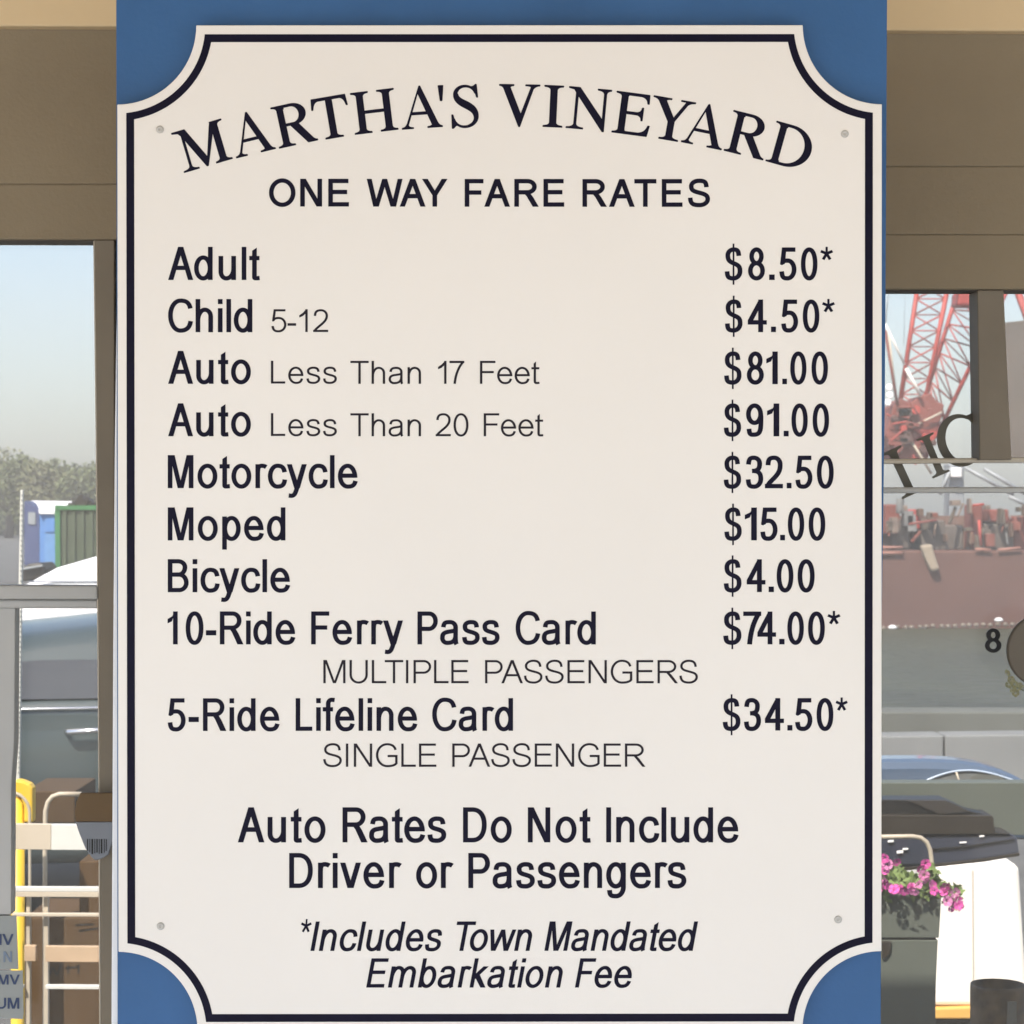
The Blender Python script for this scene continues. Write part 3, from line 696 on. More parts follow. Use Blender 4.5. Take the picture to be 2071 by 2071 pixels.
# left window
wl = MB()
wl.slab([P(190.8, 485.5, DW), P(231, 485.5, DW), P(231, 2404, DW), P(205, 2404, DW), P(201.5, 1500, DW), P(196, 900, DW)], 0.05)
wl_o = wl.build("window", FRAME, bld, 0.001, label="window left of the sign")
QS("trim", [(188.6, 486), (190.8, 486), (196, 900), (201.0, 1500), (204.8, 2403), (201.8, 2403), (198.4, 1500), (193.6, 900)], DW + 0.004, 0.03, BEIGE, wl_o)
QS("trim", [(-900, 482), (190.6, 486), (190.6, 487.8), (-900, 484)], DW + 0.004, 0.03, mat("seal_dark", (0.075, 0.062, 0.045), 0.7), wl_o)
QS("rail", [(-900, 1180), (197.5, 1184.5), (197.9, 1213), (-900, 1210)], DW + 0.002, 0.03, RAIL, wl_o, 0.002)
QS("rail", [(-900, 1210.6), (197.9, 1213.6), (198.1, 1231), (-900, 1228)], DW + 0.007, 0.025, RAIL, wl_o, 0.002)
QS("mullion", [(-60, 1229.5), (31, 1230), (29, 1500), (23.5, 1580), (22.5, 1850), (-60, 1850)], DW + 0.01, 0.02, RAIL, wl_o, 0.001)
QS("pane", [(-900, 486), (190, 487.5), (195.2, 900), (200.5, 1500), (204.5, 2404), (-900, 2404)], DW + 0.042, 0.005, GLASS, wl_o)
# right window
wr = MB(); wr.slab([P(1640, 586.5, DW), P(1700, 586.5, DW), P(1700, 2404, DW), P(1640, 2404, DW)], 0.05)
wr_o = wr.build("window", FRAME, bld, 0.001, label="window right of the sign")
QS("mullion", [(1976.6, 586.8), (2030, 586.8), (2046, 930), (1981.5, 930)], DW + 0.002, 0.04, FRAME, wr_o, 0.001)
QS("trim", [(1640, 585), (2900, 586), (2900, 589), (1640, 588)], DW + 0.006, 0.03, mat("seal_dark", (0.075, 0.062, 0.045), 0.7), wr_o)
QS("pane", [(1640, 589), (2900, 589), (2900, 2404), (1640, 2404)], DW + 0.044, 0.005, GLASS, wr_o)
QS("grab_rail", [(1640, 929), (1980, 926), (2300, 920), (2300, 933), (1980, 936), (1640, 940)], DW + 0.014, 0.012, BEIGE, wr_o, 0.002)
QS("grab_rail", [(1640, 986), (2300, 984), (2300, 996), (1640, 998)], DW + 0.012, 0.014, RAIL, wr_o, 0.002)
# letters standing on the glass
for ch, x, y, rt, sc, anc, sx in (('I', 1844, 1000, 25, .150, 166, .95), ('I', 1903, 960, 23, .128, 166, .95), ('C', 1956, 938, 14, .150, 350, .98)):
    b = MB(); roman_at(b, ch, x, y, rt, sc, sx, anc, d=DW + 0.036, h=0.002)
    b.build("lettering", GOLDT, wr_o, label="olive Roman letter %s on the glass" % ch if x > 1850 else "olive letter stroke half hidden by the sign", recalc=False)
b = MB(); word(b, "8", 1991.5, 2024.5, 1319, 48, 0.088, 0.072, 0.95, d=DW + 0.036, h=0.002); b.build("lettering", BLACKT, wr_o, label="black numeral 8 on the glass", recalc=False)
# ------------------------------------------------------------------ behind the left window, reflections built as solids: car park, sheds, trees
def crown(mb, c, rx, rz, n, sz, seed):
    """leaf clumps spread through a lumpy crown volume"""
    rnd = random.Random(seed)
    lobes = [(Vector((rnd.uniform(-.55, .55) * rx, rnd.uniform(-.5, .5) * rx, rnd.uniform(-.35, .55) * rz)), rnd.uniform(.35, .62)) for _ in range(9)]
    for _ in range(n):
        lc, lr = rnd.choice(lobes)
        v = Vector((rnd.gauss(0, 1), rnd.gauss(0, 1), rnd.gauss(0, 1))).normalized() * (rnd.random() ** .45)
        p = c + lc + Vector((v.x * rx * lr, v.y * rx * lr, v.z * rz * lr))
        a = Vector((rnd.gauss(0, 1), rnd.gauss(0, 1), rnd.gauss(0, 1))).normalized() * sz * rnd.uniform(.6, 1.4)
        b = a.cross(Vector((rnd.gauss(0, 1), rnd.gauss(0, 1), rnd.gauss(0, 1)))).normalized() * sz * rnd.uniform(.5, 1)
        mb.mesh([p - a, p + b, p + a, p - b], [(0, 1, 2, 3)])

def tree(px, ptop, d, rx, m, label, seed, h=None):
    top = P(px, ptop, d); x, y = top.x, top.y
    h = top.z; t = thing("tree", label, "tree", (x, y, 0), group="trees on the far shore behind the car park")
    tr = MB(); tr.tube([(x, y, 0), (x + .1, y, h * .3), (x - .1, y, h * .6)], [.3, .22, .1], 8)
    for k in range(4):
        a = k * 1.7 + seed; tr.tube([(x, y, h * .28), (x + math.cos(a) * rx * .5, y + math.sin(a) * rx * .5, h * .62)], [.12, .04], 6)
    tr.build("trunk", BARK, t)
    cr = MB(); crown(cr, Vector((x, y, h * .55)), rx, h * .56, 9000, .12, seed)
    cr.build("crown", m, t, recalc=False)
tree(-60, 905, 150, 5.0, LEAF2, "broad olive tree at the left end of the far tree line", 1)
tree(18, 914, 140, 3.4, LEAF2, "tallest rounded tree above the white gauge post", 2)
tree(70, 938, 138, 2.6, LEAF, "mid-height tree sloping down behind the blue cabin", 3)
tree(112, 950, 136, 2.2, LEAF2, "flat-topped low tree above the blue cabin roof", 4)
tree(137, 949, 142, 2.0, LEAF, "low bushy tree over the green container's left end", 5)
tree(168, 951, 135, 1.8, LEAF, "small pointed tree above the middle of the green container", 6)
tree(197, 946, 140, 2.2, LEAF2, "tree half hidden by the brown window frame", 7)
for i, (px, pt) in enumerate(((255, 948), (330, 940), (410, 950), (-150, 900), (-250, 915))):
    tree(px, pt, 140 + i * 3, 4.0, LEAF, ["tree just right of the window frame, behind the sign", "second tree right of the window frame, behind the sign", "third tree right of the window frame, behind the sign", "tree beyond the left picture edge", "farthest left tree beyond the picture edge"][i], 20 + i)
hm = MB(); rnd = random.Random(5)
for k in range(9000):
    px = rnd.uniform(-500, 900); base = P(px, 1035, 165 + rnd.uniform(-8, 8))
    p = Vector((base.x, base.y, rnd.random() * (2.3 + .9 * math.sin(px * .021) + .6 * math.sin(px * .07))))
    a = Vector((rnd.gauss(0, 1), rnd.gauss(0, 1), rnd.gauss(0, 1))).normalized() * .55; b = a.cross(Vector((rnd.gauss(0, 1), rnd.gauss(0, 1), rnd.gauss(0, 1)))).normalized() * .45
    hm.mesh([p - a, p + b, p + a, p - b], [(0, 1, 2, 3)])
tag(hm.build("undergrowth", LEAF, recalc=False), "low olive scrub under the far tree line", "bushes", kind="stuff")

# blue cabin with a white roof
cb = thing("portable_toilet", "blue portable toilet cabin with pale roof, between white post and green container", "toilet", tuple(P(90, 1150, 60) * Vector((1, 1, 0)) if False else (P(90, 1150, 60).x, P(90, 1150, 60).y, 0)))
dC = 60
QS("side_wall", [(49, 1013), (79, 1030), (80, 1150), (49, 1142)], dC, 1.0, TOI_SHADED, cb)
QS("window", [(57, 1036), (71.5, 1036), (71.5, 1061), (57, 1060)], dC - .03, .03, STEEL, cb)
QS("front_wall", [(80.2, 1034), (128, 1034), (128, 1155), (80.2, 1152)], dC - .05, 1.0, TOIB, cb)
dr = QS("door", [(90, 1040), (112, 1040), (112, 1152), (90, 1152)], dC - .09, .04, mat("door_blue", (0.12, 0.27, 0.52), 0.5), cb)
QS("vent", [(91.5, 1046), (110, 1046), (110, 1076), (91.5, 1076)], dC - .12, .03, TOIB, dr)
rf = MB(); f0 = [P(*q_) for q_ in ((62, 1012.5, 61.5), (146, 1014, 61.5), (128, 1033, 59.8), (80, 1033, 59.8))]
rf.mesh(f0 + [p - Vector((0, 0, .08)) for p in f0], [(0, 1, 2, 3), (7, 6, 5, 4), (0, 4, 5, 1), (1, 5, 6, 2), (2, 6, 7, 3), (3, 7, 4, 0)]); rf.build("roof", WHITE, cb)

gc = thing("container", "green steel container, its front coloured as shaded and its edges as lit, behind the white car", "container", (P(155, 1150, 52).x, P(155, 1150, 52).y, 0))
dG = 52
QS("body", [(115, 1030), (420, 1030), (420, 1160), (115, 1160)], dG, 2.2, GREEN_SHADED, gc)
QS("corner_post", [(110.5, 1026), (121, 1026), (122, 1162), (111.5, 1162)], dG - .06, .2, GREEN, gc)
QS("top_rail", [(111, 1022), (424, 1022), (424, 1031), (111, 1031)], dG - .08, .25, GREEN, gc)
for k in range(16):
    x_ = 127 + k * 18
    QS("rib", [(x_, 1031.5), (x_ + 7, 1031.5), (x_ + 7, 1160), (x_, 1160)], dG - .05, .05, GREEN_SHADED, gc)
hp = thing("rubble_heap", "dark load heaped on top of the green container", "load", tuple(P(168, 1021, 53)))
b = MB()
for k in range(40):
    x_ = random.gauss(170, 10); z_ = 1021 - random.random() * 12 * math.exp(-((x_ - 168) / 14) ** 2)
    c = P(x_, z_, 53 + random.random()); r = random.uniform(.04, .1); b.box((c.x - r, c.y - r, c.z - r), (c.x + r * 1.8, c.y + r, c.z + r * .7), Matrix.Rotation(random.random(), 3, 'Y'))
b.build("rubble", DARK2, hp)

def car(name, label, pos, yaw, paint, L=4.3, Wd=1.72, H=1.45, hood=0.95, wheels=True, cat="car", sporty=False, low=None, wt=.07, belt=None):
    """a parked car: body shell, glass band, wheels with rims, lamps, handles; pos = middle of the ground footprint, length along its local x"""
    R_ = Matrix.Rotation(rad(yaw), 3, 'Z'); pos = Vector(pos); t = thing(name, label, cat, tuple(pos))
    def W(x, y, z): return pos + R_ @ Vector((x, y, z))
    l = L / 2
    belt = belt or H * .62
    low = low or [(-l, .28), (-l + .04, .55), (-l + .12, belt - .06), (-l + hood, belt + .03), (l - .75, belt + .05), (l - .08, belt - .02), (l, .6), (l - .02, .28)]
    def loft(prof, tum, name, m, parent, inset=0.0, bev=.02):
        b = MB(); n = len(prof); rows = []
        for side, f in ((-1, 1), (-1, .965), (1, .965), (1, 1)): pass
        ys = [-Wd / 2, -Wd / 2 + .12, 0, Wd / 2 - .12, Wd / 2]; cr = [0, .03, .05, .03, 0]
        vs = []
        for yi, y in enumerate(ys):
            for (x, z) in prof:
                k = 1 - tum * max(0, (z - belt)) / (H - belt) if H > belt else 1
                vs.append(W(x * (1 - .012 * (abs(y) * 2 / Wd) ** 4), y * k, z + (cr[yi] if z > .5 else 0) * (1 if z > belt else .4)))
        fs = [tuple(range(n - 1, -1, -1)), tuple(range(4 * n, 5 * n))]
        for j in range(4):
            for i in range(n): fs.append((j * n + i, j * n + (i + 1) % n, (j + 1) * n + (i + 1) % n, (j + 1) * n + i))
        b.mesh(vs, fs, False); o = b.build(name, m, parent)
        md = o.modifiers.new("bevel", 'BEVEL'); md.width = bev; md.segments = 3; md.limit_method = 'ANGLE'; md.angle_limit = rad(20)
        for p_ in o.data.polygons: p_.use_smooth = True
        return o
    body = loft(low, 0, "body", paint, t, bev=.06)
    x0, x1 = -l + hood, l - (.35 if sporty else .12)
    cab = [(x0 - .02, belt - .02), (x0 + .42, belt + .24), (x0 + .80, H - .05), (x0 + 1.3, H), (x1 - 1.1, H - .01), (x1 - .55, H - .10), (x1 - .2, belt + .22), (x1 + .02, belt - .02)]
    loft(cab, .22, "cabin", paint, t, bev=.05)
    for sgn in (-1, 1):
        k = 1.004
        for (a0, a1) in ((x0 + .42, x0 + 1.42), (x0 + 1.48, x1 - .55)):
            def top(x):
                for (xa, za), (xb, zb) in zip(cab, cab[1:]):
                    if xa <= x <= xb: return za + (zb - za) * (x - xa) / (xb - xa)
                return belt
            b = MB(); pts = []
            for i in range(9):
                x = a0 + (a1 - a0) * i / 8; pts.append((x, min(H - wt - .03, top(x) - wt)))
            prof = [(a0, belt + .04)] + pts + [(a1, belt + .04)]
            outer = [W(x, sgn * (Wd / 2 * (1 - .22 * max(0, z - belt) / (H - belt)) + .006), z) for x, z in prof]
            inner = [p - R_ @ Vector((0, sgn * .02, 0)) for p in outer]; n = len(outer)
            b.mesh(outer + inner, [tuple(range(n)), tuple(range(2 * n - 1, n - 1, -1))] + [(i, i + n, (i + 1) % n + n, (i + 1) % n) for i in range(n)])
            b.build("window", CARGL, t)
        for hx in (x0 + 1.15, x0 + 2.15):
            b = MB(); p = W(hx, sgn * (Wd / 2 + .035), belt - .08); q_ = W(hx + .2, sgn * (Wd / 2 + .035), belt - .07)
            b.tube([W(hx - .01, sgn * (Wd / 2 - .01), belt - .08), p, q_, W(hx + .21, sgn * (Wd / 2 - .01), belt - .07)], .011, 8); b.build("door_handle", CHROME, body)
        b = MB(); b.tube([W(-l + .3, sgn * (Wd / 2 + .004), belt - .005), W(l - .3, sgn * (Wd / 2 + .004), belt + .02)], .005, 6); b.build("belt_trim", CHROME, body)
    # windscreens
    for (xa, za, xb, zb) in ((x0 + .02, belt + .03, x0 + .76, H - .09), (x1 - .03, belt + .05, x1 - .5, H - .14)):
        b = MB(); dx = -.03 if xa < 0 else .03; w0 = Wd / 2 * .88; w1 = Wd / 2 * .72
        b.mesh([W(xa + dx, -w0, za + .03), W(xa + dx, w0, za + .03), W(xb + dx, w1, zb + .06), W(xb + dx, -w1, zb + .06)], [(0, 1, 2, 3)])
        b.build("windscreen", CARGL, t, recalc=False)
    for sx_ in (-1, 1):
        for sgn in (-1, 1):
            wx = sx_ * (l - .78); b = MB(); c = Vector((wx, sgn * (Wd / 2 - .09), .32))
            def ring_(r, y): return [W(c.x + r * math.cos(a * math.pi / 12), c.y + y, c.z + r * math.sin(a * math.pi / 12)) for a in range(24)]
            def disc(profile, m, nm, par):
                vs = []; fs = []
                for r, y in profile: vs += ring_(r, sgn * y)
                for i in range(len(profile) - 1):
                    for k_ in range(24): fs.append((i * 24 + k_, i * 24 + (k_ + 1) % 24, (i + 1) * 24 + (k_ + 1) % 24, (i + 1) * 24 + k_))
                fs.append(tuple(range(24))); fs.append(tuple(range(len(vs) - 24, len(vs))))
                mb_ = MB(); mb_.mesh(vs, fs, True); return mb_.build(nm, m, par)
            wh = disc([(.31, -.1), (.32, -.08), (.32, .09), (.29, .11), (.21, .11)], TYRE, "wheel", t)
            disc([(.205, .09), (.2, .118), (.06, .10), (.05, .12)], CHROME, "rim", wh)
    for sgn in (-1, 1):
        b = MB(); c = W(-l + .08, sgn * (Wd / 2 - .26), belt - .2); b.box(c - Vector((.12, .12, .06)), c + Vector((.12, .12, .06)), R_); b.build("headlight", CHROME, body, bevel=.02)
        b = MB(); c = W(l - .07, sgn * (Wd / 2 - .22), belt - .16); b.box(c - Vector((.1, .12, .07)), c + Vector((.1, .12, .07)), R_); b.build("tail_light", REDD, body, bevel=.02)
    return t
# white car: its bonnet and roof rise to the right above the window rail
car("parked_van", "white van whose smooth curved bonnet rises above the grey window rail", (-.84, 12.1, 0), 0, CARW, L=4.4, H=1.95, hood=.95, cat="van",
    low=[(-2.2, .28), (-2.19, .75), (-2.13, 1.02), (-2.0, 1.15), (-1.78, 1.25), (-1.50, 1.33), (-1.25, 1.375), (1.45, 1.35), (2.14, 1.3), (2.2, .6), (2.18, .28)])
car("parked_car", "dark grey car beyond the glass, filling the pane under the grey rail", (-1.66, 7.65, 0), 10, CARG, L=4.5, H=1.14, belt=.86)
pd = P(66, 1160, 48)
ck = thing("low_trailer", "low dark trailer with a pale stripe at the foot of the blue cabin", "trailer", (pd.x, pd.y, 0))
QS("bed", [(44, 1150), (58, 1140), (84, 1138), (92, 1150), (92, 1172), (44, 1176)], 47, 1.2, DARK2, ck, .04)
QS("stripe", [(46, 1149), (86, 1142), (86, 1146), (46, 1153)], 46.9, .1, STEEL, ck, .01)
# white gauge post in front of the cars
gp = thing("gauge_post", "thin white post with small tick marks left of the blue cabin", "post", tuple(P(37, 1568, 4.6)))
b = MB(); b.slab([P(41, 991, 4.6), P(46.5, 991, 4.6), P(39.5, 1585, 4.6), P(29.5, 1585, 4.6)], .01); b.build("post", GAUGE, gp, .001)
b = MB()
for k in range(56):
    y_ = 1000 + k * 10.2; xr = 46.3 - (y_ - 991) * 7 / 594
    b.slab([P(xr - 3.6, y_, 4.598), P(xr - .4, y_, 4.598), P(xr - .4, y_ + 2, 4.598), P(xr - 3.6, y_ + 2, 4.598)], .002)
tag(b.build("tick_marks", STEEL, gp), kind="stuff")

# yellow post with its cap, bike hoops
dB = 4.2
yb = thing("bollard", "bright yellow safety post with a rounded cap at the lower left", "post", (P(36, 1580, dB).x, dB - D0, 0))
c = P(36, 1600, dB); r = .0125
b = MB(); b.lathe((c.x, c.y, 0), [(r, 0), (r, c.z - .01)], 20); b.build("shaft", YELLOW, yb)
b = MB(); b.slab([P(*q_, dB - .02) for q_ in ((22, 1592), (22, 1583), (32, 1577), (45, 1579.5), (60, 1586), (66, 1594), (66, 1664), (48, 1664), (48, 1632), (40, 1610), (22, 1604))], .03); b.build("cap", YELLOW, yb, .004)
def hoop(name, pts, d, r, m, label, cat):
    b = MB(); b.tube([P(x, y, d) for x, y in pts], r, 10); o = b.build(name, m, None, recalc=True); tag(o, label, cat); return o
hoop("bike_hoop", [(22, 1603)] + [(22 + 38 * math.sin(rad(a)), 1645 - 42 * math.cos(rad(a))) for a in range(15, 91, 15)] + [(60.5, 1800), (60.5, 2400)], 4.06, .0028, BEIGE, "pale hoop rail in front of the yellow post", "rail")
hoop("bike_hoop", [(165, 1606), (120, 1606), (106, 1611), (97, 1622), (92, 1640), (91, 1700), (91, 2000), (91, 2400)], 4.04, .0042, BEIGE, "beige hoop rail right of the yellow post", "rail")

# white slats standing in for a reflected bench, and the brown cardboard boxes just inside the glass
rk = thing("reflected_slats", "white slats standing in for a bench reflected over the brown cardboard boxes", "rack", tuple(P(110, 2100, 3.98)))
for (x0, x1, y0, y1, m) in ((24, 103, 1666.5, 1718, SLATC), (103.5, 203, 1667.5, 1719, SLATW), (24, 203, 1794, 1803, SLATW), (24, 203, 1803.4, 1814, SLATC), (24, 201, 1847.5, 1853.5, SLATC),
                            (49, 72, 1912.5, 1944, PEACH), (91.5, 204, 1914, 1945.5, PEACH), (91.5, 205, 1993, 2000.5, SLATW), (0, 47, 1993, 1999, SLATW)):
    QS("slat", [(x0, y0), (x1, y0 + .6), (x1, y1 + .6), (x0, y1)], 3.98, .012, m, rk, .0008)
QS("upright", [(53, 1815), (60, 1815), (60, 2400), (53, 2400)], 3.994, .012, BEIGE, rk)
QS("upright", [(88, 1815), (97, 1815), (97, 2400), (88, 2400)], 3.994, .012, BEIGE, rk)
for nm, pts, d, m, lb in (("cardboard_box", [(50, 1856), (226, 1856), (226, 2410), (50, 2410)], 4.30, CARD, "large brown cardboard box marked WH in black pen"),
                          ("cardboard_box", [(160, 1742), (228, 1742), (228, 1855), (160, 1855)], 4.33, CARD, "small brown cardboard box with a pen tick, on top of the marked box"),
                          ("cardboard_box", [(47, 1600), (152, 1600), (152, 1665), (47, 1665)], 4.42, CARD2, "dark cardboard box behind the beige hoop")):
    o = thing(nm, lb, "box", tuple(P((pts[0][0] + pts[1][0]) / 2, pts[2][1], d)))
    QS("carton", pts, d, .22, m, o, .003)
    if d < 4.31:
        def pen(strokes, w=2.2):
            b = MB()
            for s_ in strokes:
                for k in range(len(s_) - 1):
                    (xa, ya), (xb, yb_) = s_[k], s_[k + 1]; ln = math.hypot(xb - xa, yb_ - ya); nx, ny = -(yb_ - ya) / ln * w / 2, (xb - xa) / ln * w / 2
                    q_ = [P(xa + nx, ya + ny, d - .0006 - .0001 * k), P(xb + nx, yb_ + ny, d - .0006 - .0001 * k), P(xb - nx, yb_ - ny, d - .0006 - .0001 * k), P(xa - nx, ya - ny, d - .0006 - .0001 * k)]
                    b.slab(q_, .0003)
            return b
        pen([[(97, 1951), (101, 1972), (107, 1956), (115, 1973), (123, 1952)], [(132, 1958), (160, 1955)], [(138, 1952), (138, 1970)], [(159, 1951), (158, 1969)]], 4).build("pen_writing", MARKER, o, label="black pen letters WH")
        for st_, lb_ in (([(152, 1871), (190, 1869)], "upper black pen underline"), ([(159, 1883), (200, 1877)], "lower black pen underline")):
            pen([st_], 3.6).build("pen_writing", MARKER, o, label=lb_)
    elif d < 4.4:
        b = MB()
        for s_ in ([(198, 1846), (204, 1849), (217, 1836)], [(144, 1828), (147, 1842), (154, 1826), (158, 1843)]):
            pass
        b.slab([P(*q_, d - .0006) for q_ in ((202, 1843), (205, 1847), (218, 1834.5), (218, 1838), (205, 1852), (200, 1846))], .0004)
        b.build("pen_writing", MARKER, o, label="black pen tick")

# hanging round tags seen in both windows
hd = thing("round_tag", "oval tag, brown above and slate grey below with fine black bars", "tag", tuple(P(190, 1740, 2.12)))
up = [(156 + 0 * a, 1604) for a in ()] ; up = [(162, 1604), (228, 1604), (228, 1662), (152.5, 1662), (151, 1645), (154, 1622)]
QS("upper_half", up, 2.125, .006, TAGB, hd, .0008)
lowp = [(152.5, 1662.4), (228, 1662.4), (228, 1700)] + [(228 - k * 9, 1722 + 18 * math.sin(rad(k * 22))) for k in range(1, 5)] + [(184, 1733), (172, 1715), (160, 1685)]
lw = QS("lower_half", lowp, 2.125, .006, mat("tag_slate", (0.20, 0.215, 0.24), .5), hd, .0008)
b = MB()
for k, (x_, w, h_) in enumerate(((176, 2, 30), (181, 1.2, 34), (185, 3, 38), (191, 1.4, 36), (195, 2.2, 34), (200, 1.2, 38), (204, 2.6, 36), (210, 1.4, 34), (214, 1.6, 30))):
    b.slab([P(x_, 1697, 2.1244), P(x_ + w, 1697, 2.1244), P(x_ + w, 1697 + h_ * .8, 2.1244), P(x_, 1697 + h_ * .8, 2.1244)], .0004)
tag(b.build("bars", MARKER, lw), kind="stuff")

# two grey paper labels on the glass at the lower left corner
for nm, pts, texts, lb in (("paper_label", [(-60, 1852), (33, 1852), (37, 1960), (-60, 1960)], [("IV", -1, 27.5, 1911, 22, NAVYT), ("N", 7, 24, 1946, 22, mat("pale_blue_ink", (.17, .22, .30), .5))], "upper grey label at the left edge, reading IV in navy"),
                           ("paper_label", [(-60, 1963), (46, 1963), (47.5, 2050), (46, 2061), (-60, 2057)], [("MV", -4, 40, 1991, 20, NAVYT), ("UM", -7, 39, 2040, 22, NAVYT)], "lower grey label at the left edge, reading UM in navy")):
    o = thing(nm, lb, "label", tuple(P(0, pts[2][1], DW + .0)))
    sheet = QS("sheet", pts, DW + .008, .001, LABELM, o)
    for tx, x0, x1, bs, cap, m in texts:
        b = MB(); word(b, tx.replace('V', 'v').replace('v', 'V') if False else tx, x0, x1, bs, cap, .095, .085, 1.12, d=DW + .0076, h=.0003); b.build("lettering", m, sheet, label="capitals %s" % tx, recalc=False)

# ------------------------------------------------------------------ behind the right window, the mirrored view built solid: harbour, crane, barge
DCr = 80.0
cr = thing("crane", "red lattice boom crane standing on the barge", "crane", tuple(P(1860, 1110, DCr)))
def beam(b, p, q_, d, r, seg=6): b.tube([P(*p, d), P(*q_, d)], r, seg)
def lattice(name, La, Lb, Ra, Rb, n, m, d, rr=.085):
    """a boom: four chords with cross lacing; La-Lb the left chord from foot to top, Ra-Rb the right one"""
    b = MB(); dep = 1.2
    for dd in (d, d + dep):
        beam(b, La, Lb, dd, rr, 8); beam(b, Ra, Rb, dd, rr, 8)
    bm = b.build("boom", m, cr); b = MB()
    for k in range(n):
        t0, t1 = k / n, (k + 1) / n
        l0 = (La[0] + (Lb[0] - La[0]) * t0, La[1] + (Lb[1] - La[1]) * t0); l1 = (La[0] + (Lb[0] - La[0]) * t1, La[1] + (Lb[1] - La[1]) * t1)
        r0 = (Ra[0] + (Rb[0] - Ra[0]) * t0, Ra[1] + (Rb[1] - Ra[1]) * t0); r1 = (Ra[0] + (Rb[0] - Ra[0]) * t1, Ra[1] + (Rb[1] - Ra[1]) * t1)
        c = MB(); beam(c, l0, r1, d, .034); beam(c, r0, l0, d, .026); c.build("lacing", m if k % 2 else REDD, bm)
        c = MB(); beam(c, r0, l1, d + dep, .028); c.build("lacing", m, bm)
    return bm
lattice("boom", (1818, 830), (1862, 540), (1868, 830), (1925, 540), 9, RED, DCr)
lattice("boom", (1872, 800), (1952, 540), (1893, 885), (2050, 560), 9, RED, DCr + 2.5, .08)
b = MB(); b.slab([P(*q_, DCr - .4) for q_ in ((1806, 822), (1822, 805), (1842, 815), (1862, 800), (1882, 795), (1896, 812), (1910, 818), (1897, 880), (1884, 905), (1876, 930), (1808, 930), (1792, 880))], 2.2)
b.build("machinery_deck", REDD, cr, .05)
b = MB(); b.slab([P(*q_, DCr - .5) for q_ in ((1842, 865), (1898, 873), (1880, 905), (1866, 880))], .1); b.build("gusset", RED, cr)
for (p, q_, r, m, nm) in (((1790, 655), (1830, 738), .06, CREAM, "pendant"), ((1832, 745), (1863, 801), .085, CREAM, "pendant"), ((1848, 862), (1905, 834), .05, BEIGE, "handrail"), ((1842, 890), (1884, 958), .06, BEIGE, "hose"),
                       ((1790, 668), (1815, 820), .07, REDD, "backstay"), ((1796, 662), (1812, 800), .05, BEIGE, "backstay"), ((1800, 560), (1790, 660), .03, STEEL, "cable"), ((1832, 540), (1828, 700), .012, STEEL, "cable")):
    b = MB(); beam(b, p, q_, DCr - .6, r * .75, 8); b.build(nm, m, cr)
b = MB(); b.slab([P(*q_, DCr + .5) for q_ in ((1938, 588), (1978, 588), (1978, 618), (1935, 618))], 1.2); b.build("sheave_block", RED, cr, .1)
b = MB(); c = P(1798, 800, DCr)
for q_ in ((1798, 784), (1799, 800), (1795, 815)):
    b = MB(); b.lathe(P(*q_, DCr - .3), [(.03, 0), (.10, 0), (.13, -.04), (.13, -.1), (.09, -.14)], 14, 'Y'); b.build("sheave", WHITE, cr)
rg = random.Random(9)
for k in range(26):
    x_ = rg.uniform(1796, 1896); y_ = rg.uniform(822, 924)
    b = MB(); c = P(x_, y_, DCr - .75)
    if k % 3 == 0: b.lathe(c, [(rg.uniform(.08, .2), 0), (rg.uniform(.08, .2), .3)], 12, 'Y')
    elif k % 3 == 1: b.tube([c, c + Vector((rg.uniform(-.7, .7), 0, rg.uniform(-.5, .5)))], .035, 6)
    else: b.box(c, c + Vector((rg.uniform(.15, .5), .3, rg.uniform(.1, .35))), Matrix.Rotation(rg.uniform(-.4, .4), 3, 'Y'))
    b.build("machinery", [REDD, RED, mat("crane_grime", (.10, .05, .04), .8)][rg.randrange(3)], cr, .01)
c2 = thing("crane", "second red crane boom leaning at the far right edge", "crane", tuple(P(2090, 930, 95)))
b = MB(); beam(b, (2040, 540), (2120, 760), 95, .16, 8); b.build("chord", RED, c2)
b = MB(); beam(b, (2086, 560), (2100, 760), 95.5, .12, 8); b.build("chord", RED, c2)
b = MB(); b.slab([P(*q_, 95) for q_ in ((2030, 652), (2130, 642), (2130, 932), (2030, 932))], 4); b.build("house", mat("crane_house", (.105, .078, .055), .8, .15, .5), c2, .05)
cb2 = thing("crane_cab", "grey steel column with braces standing beside the red crane", "tower", tuple(P(1934, 1050, 74)))
b = MB(); b.slab([P(*q_, 74) for q_ in ((1920, 938), (1950, 938), (1950, 1050), (1920, 1050))], 1.0); b.build("column", STEEL, cb2, .04)
for p, q_ in (((1950, 945), (2050, 1000)), ((1990, 948), (2080, 1002)), ((2040, 1004), (2085, 1025)), ((1900, 1000), (1925, 945))):
    b = MB(); beam(b, p, q_, 73.8, .07, 6); b.build("brace", STEEL, cb2)
b = MB(); b.slab([P(*q_, 73.6) for q_ in ((1925, 946), (1945, 946), (1945, 965), (1925, 965))], .3); b.build("control_box", WHITE, cb2, .03)

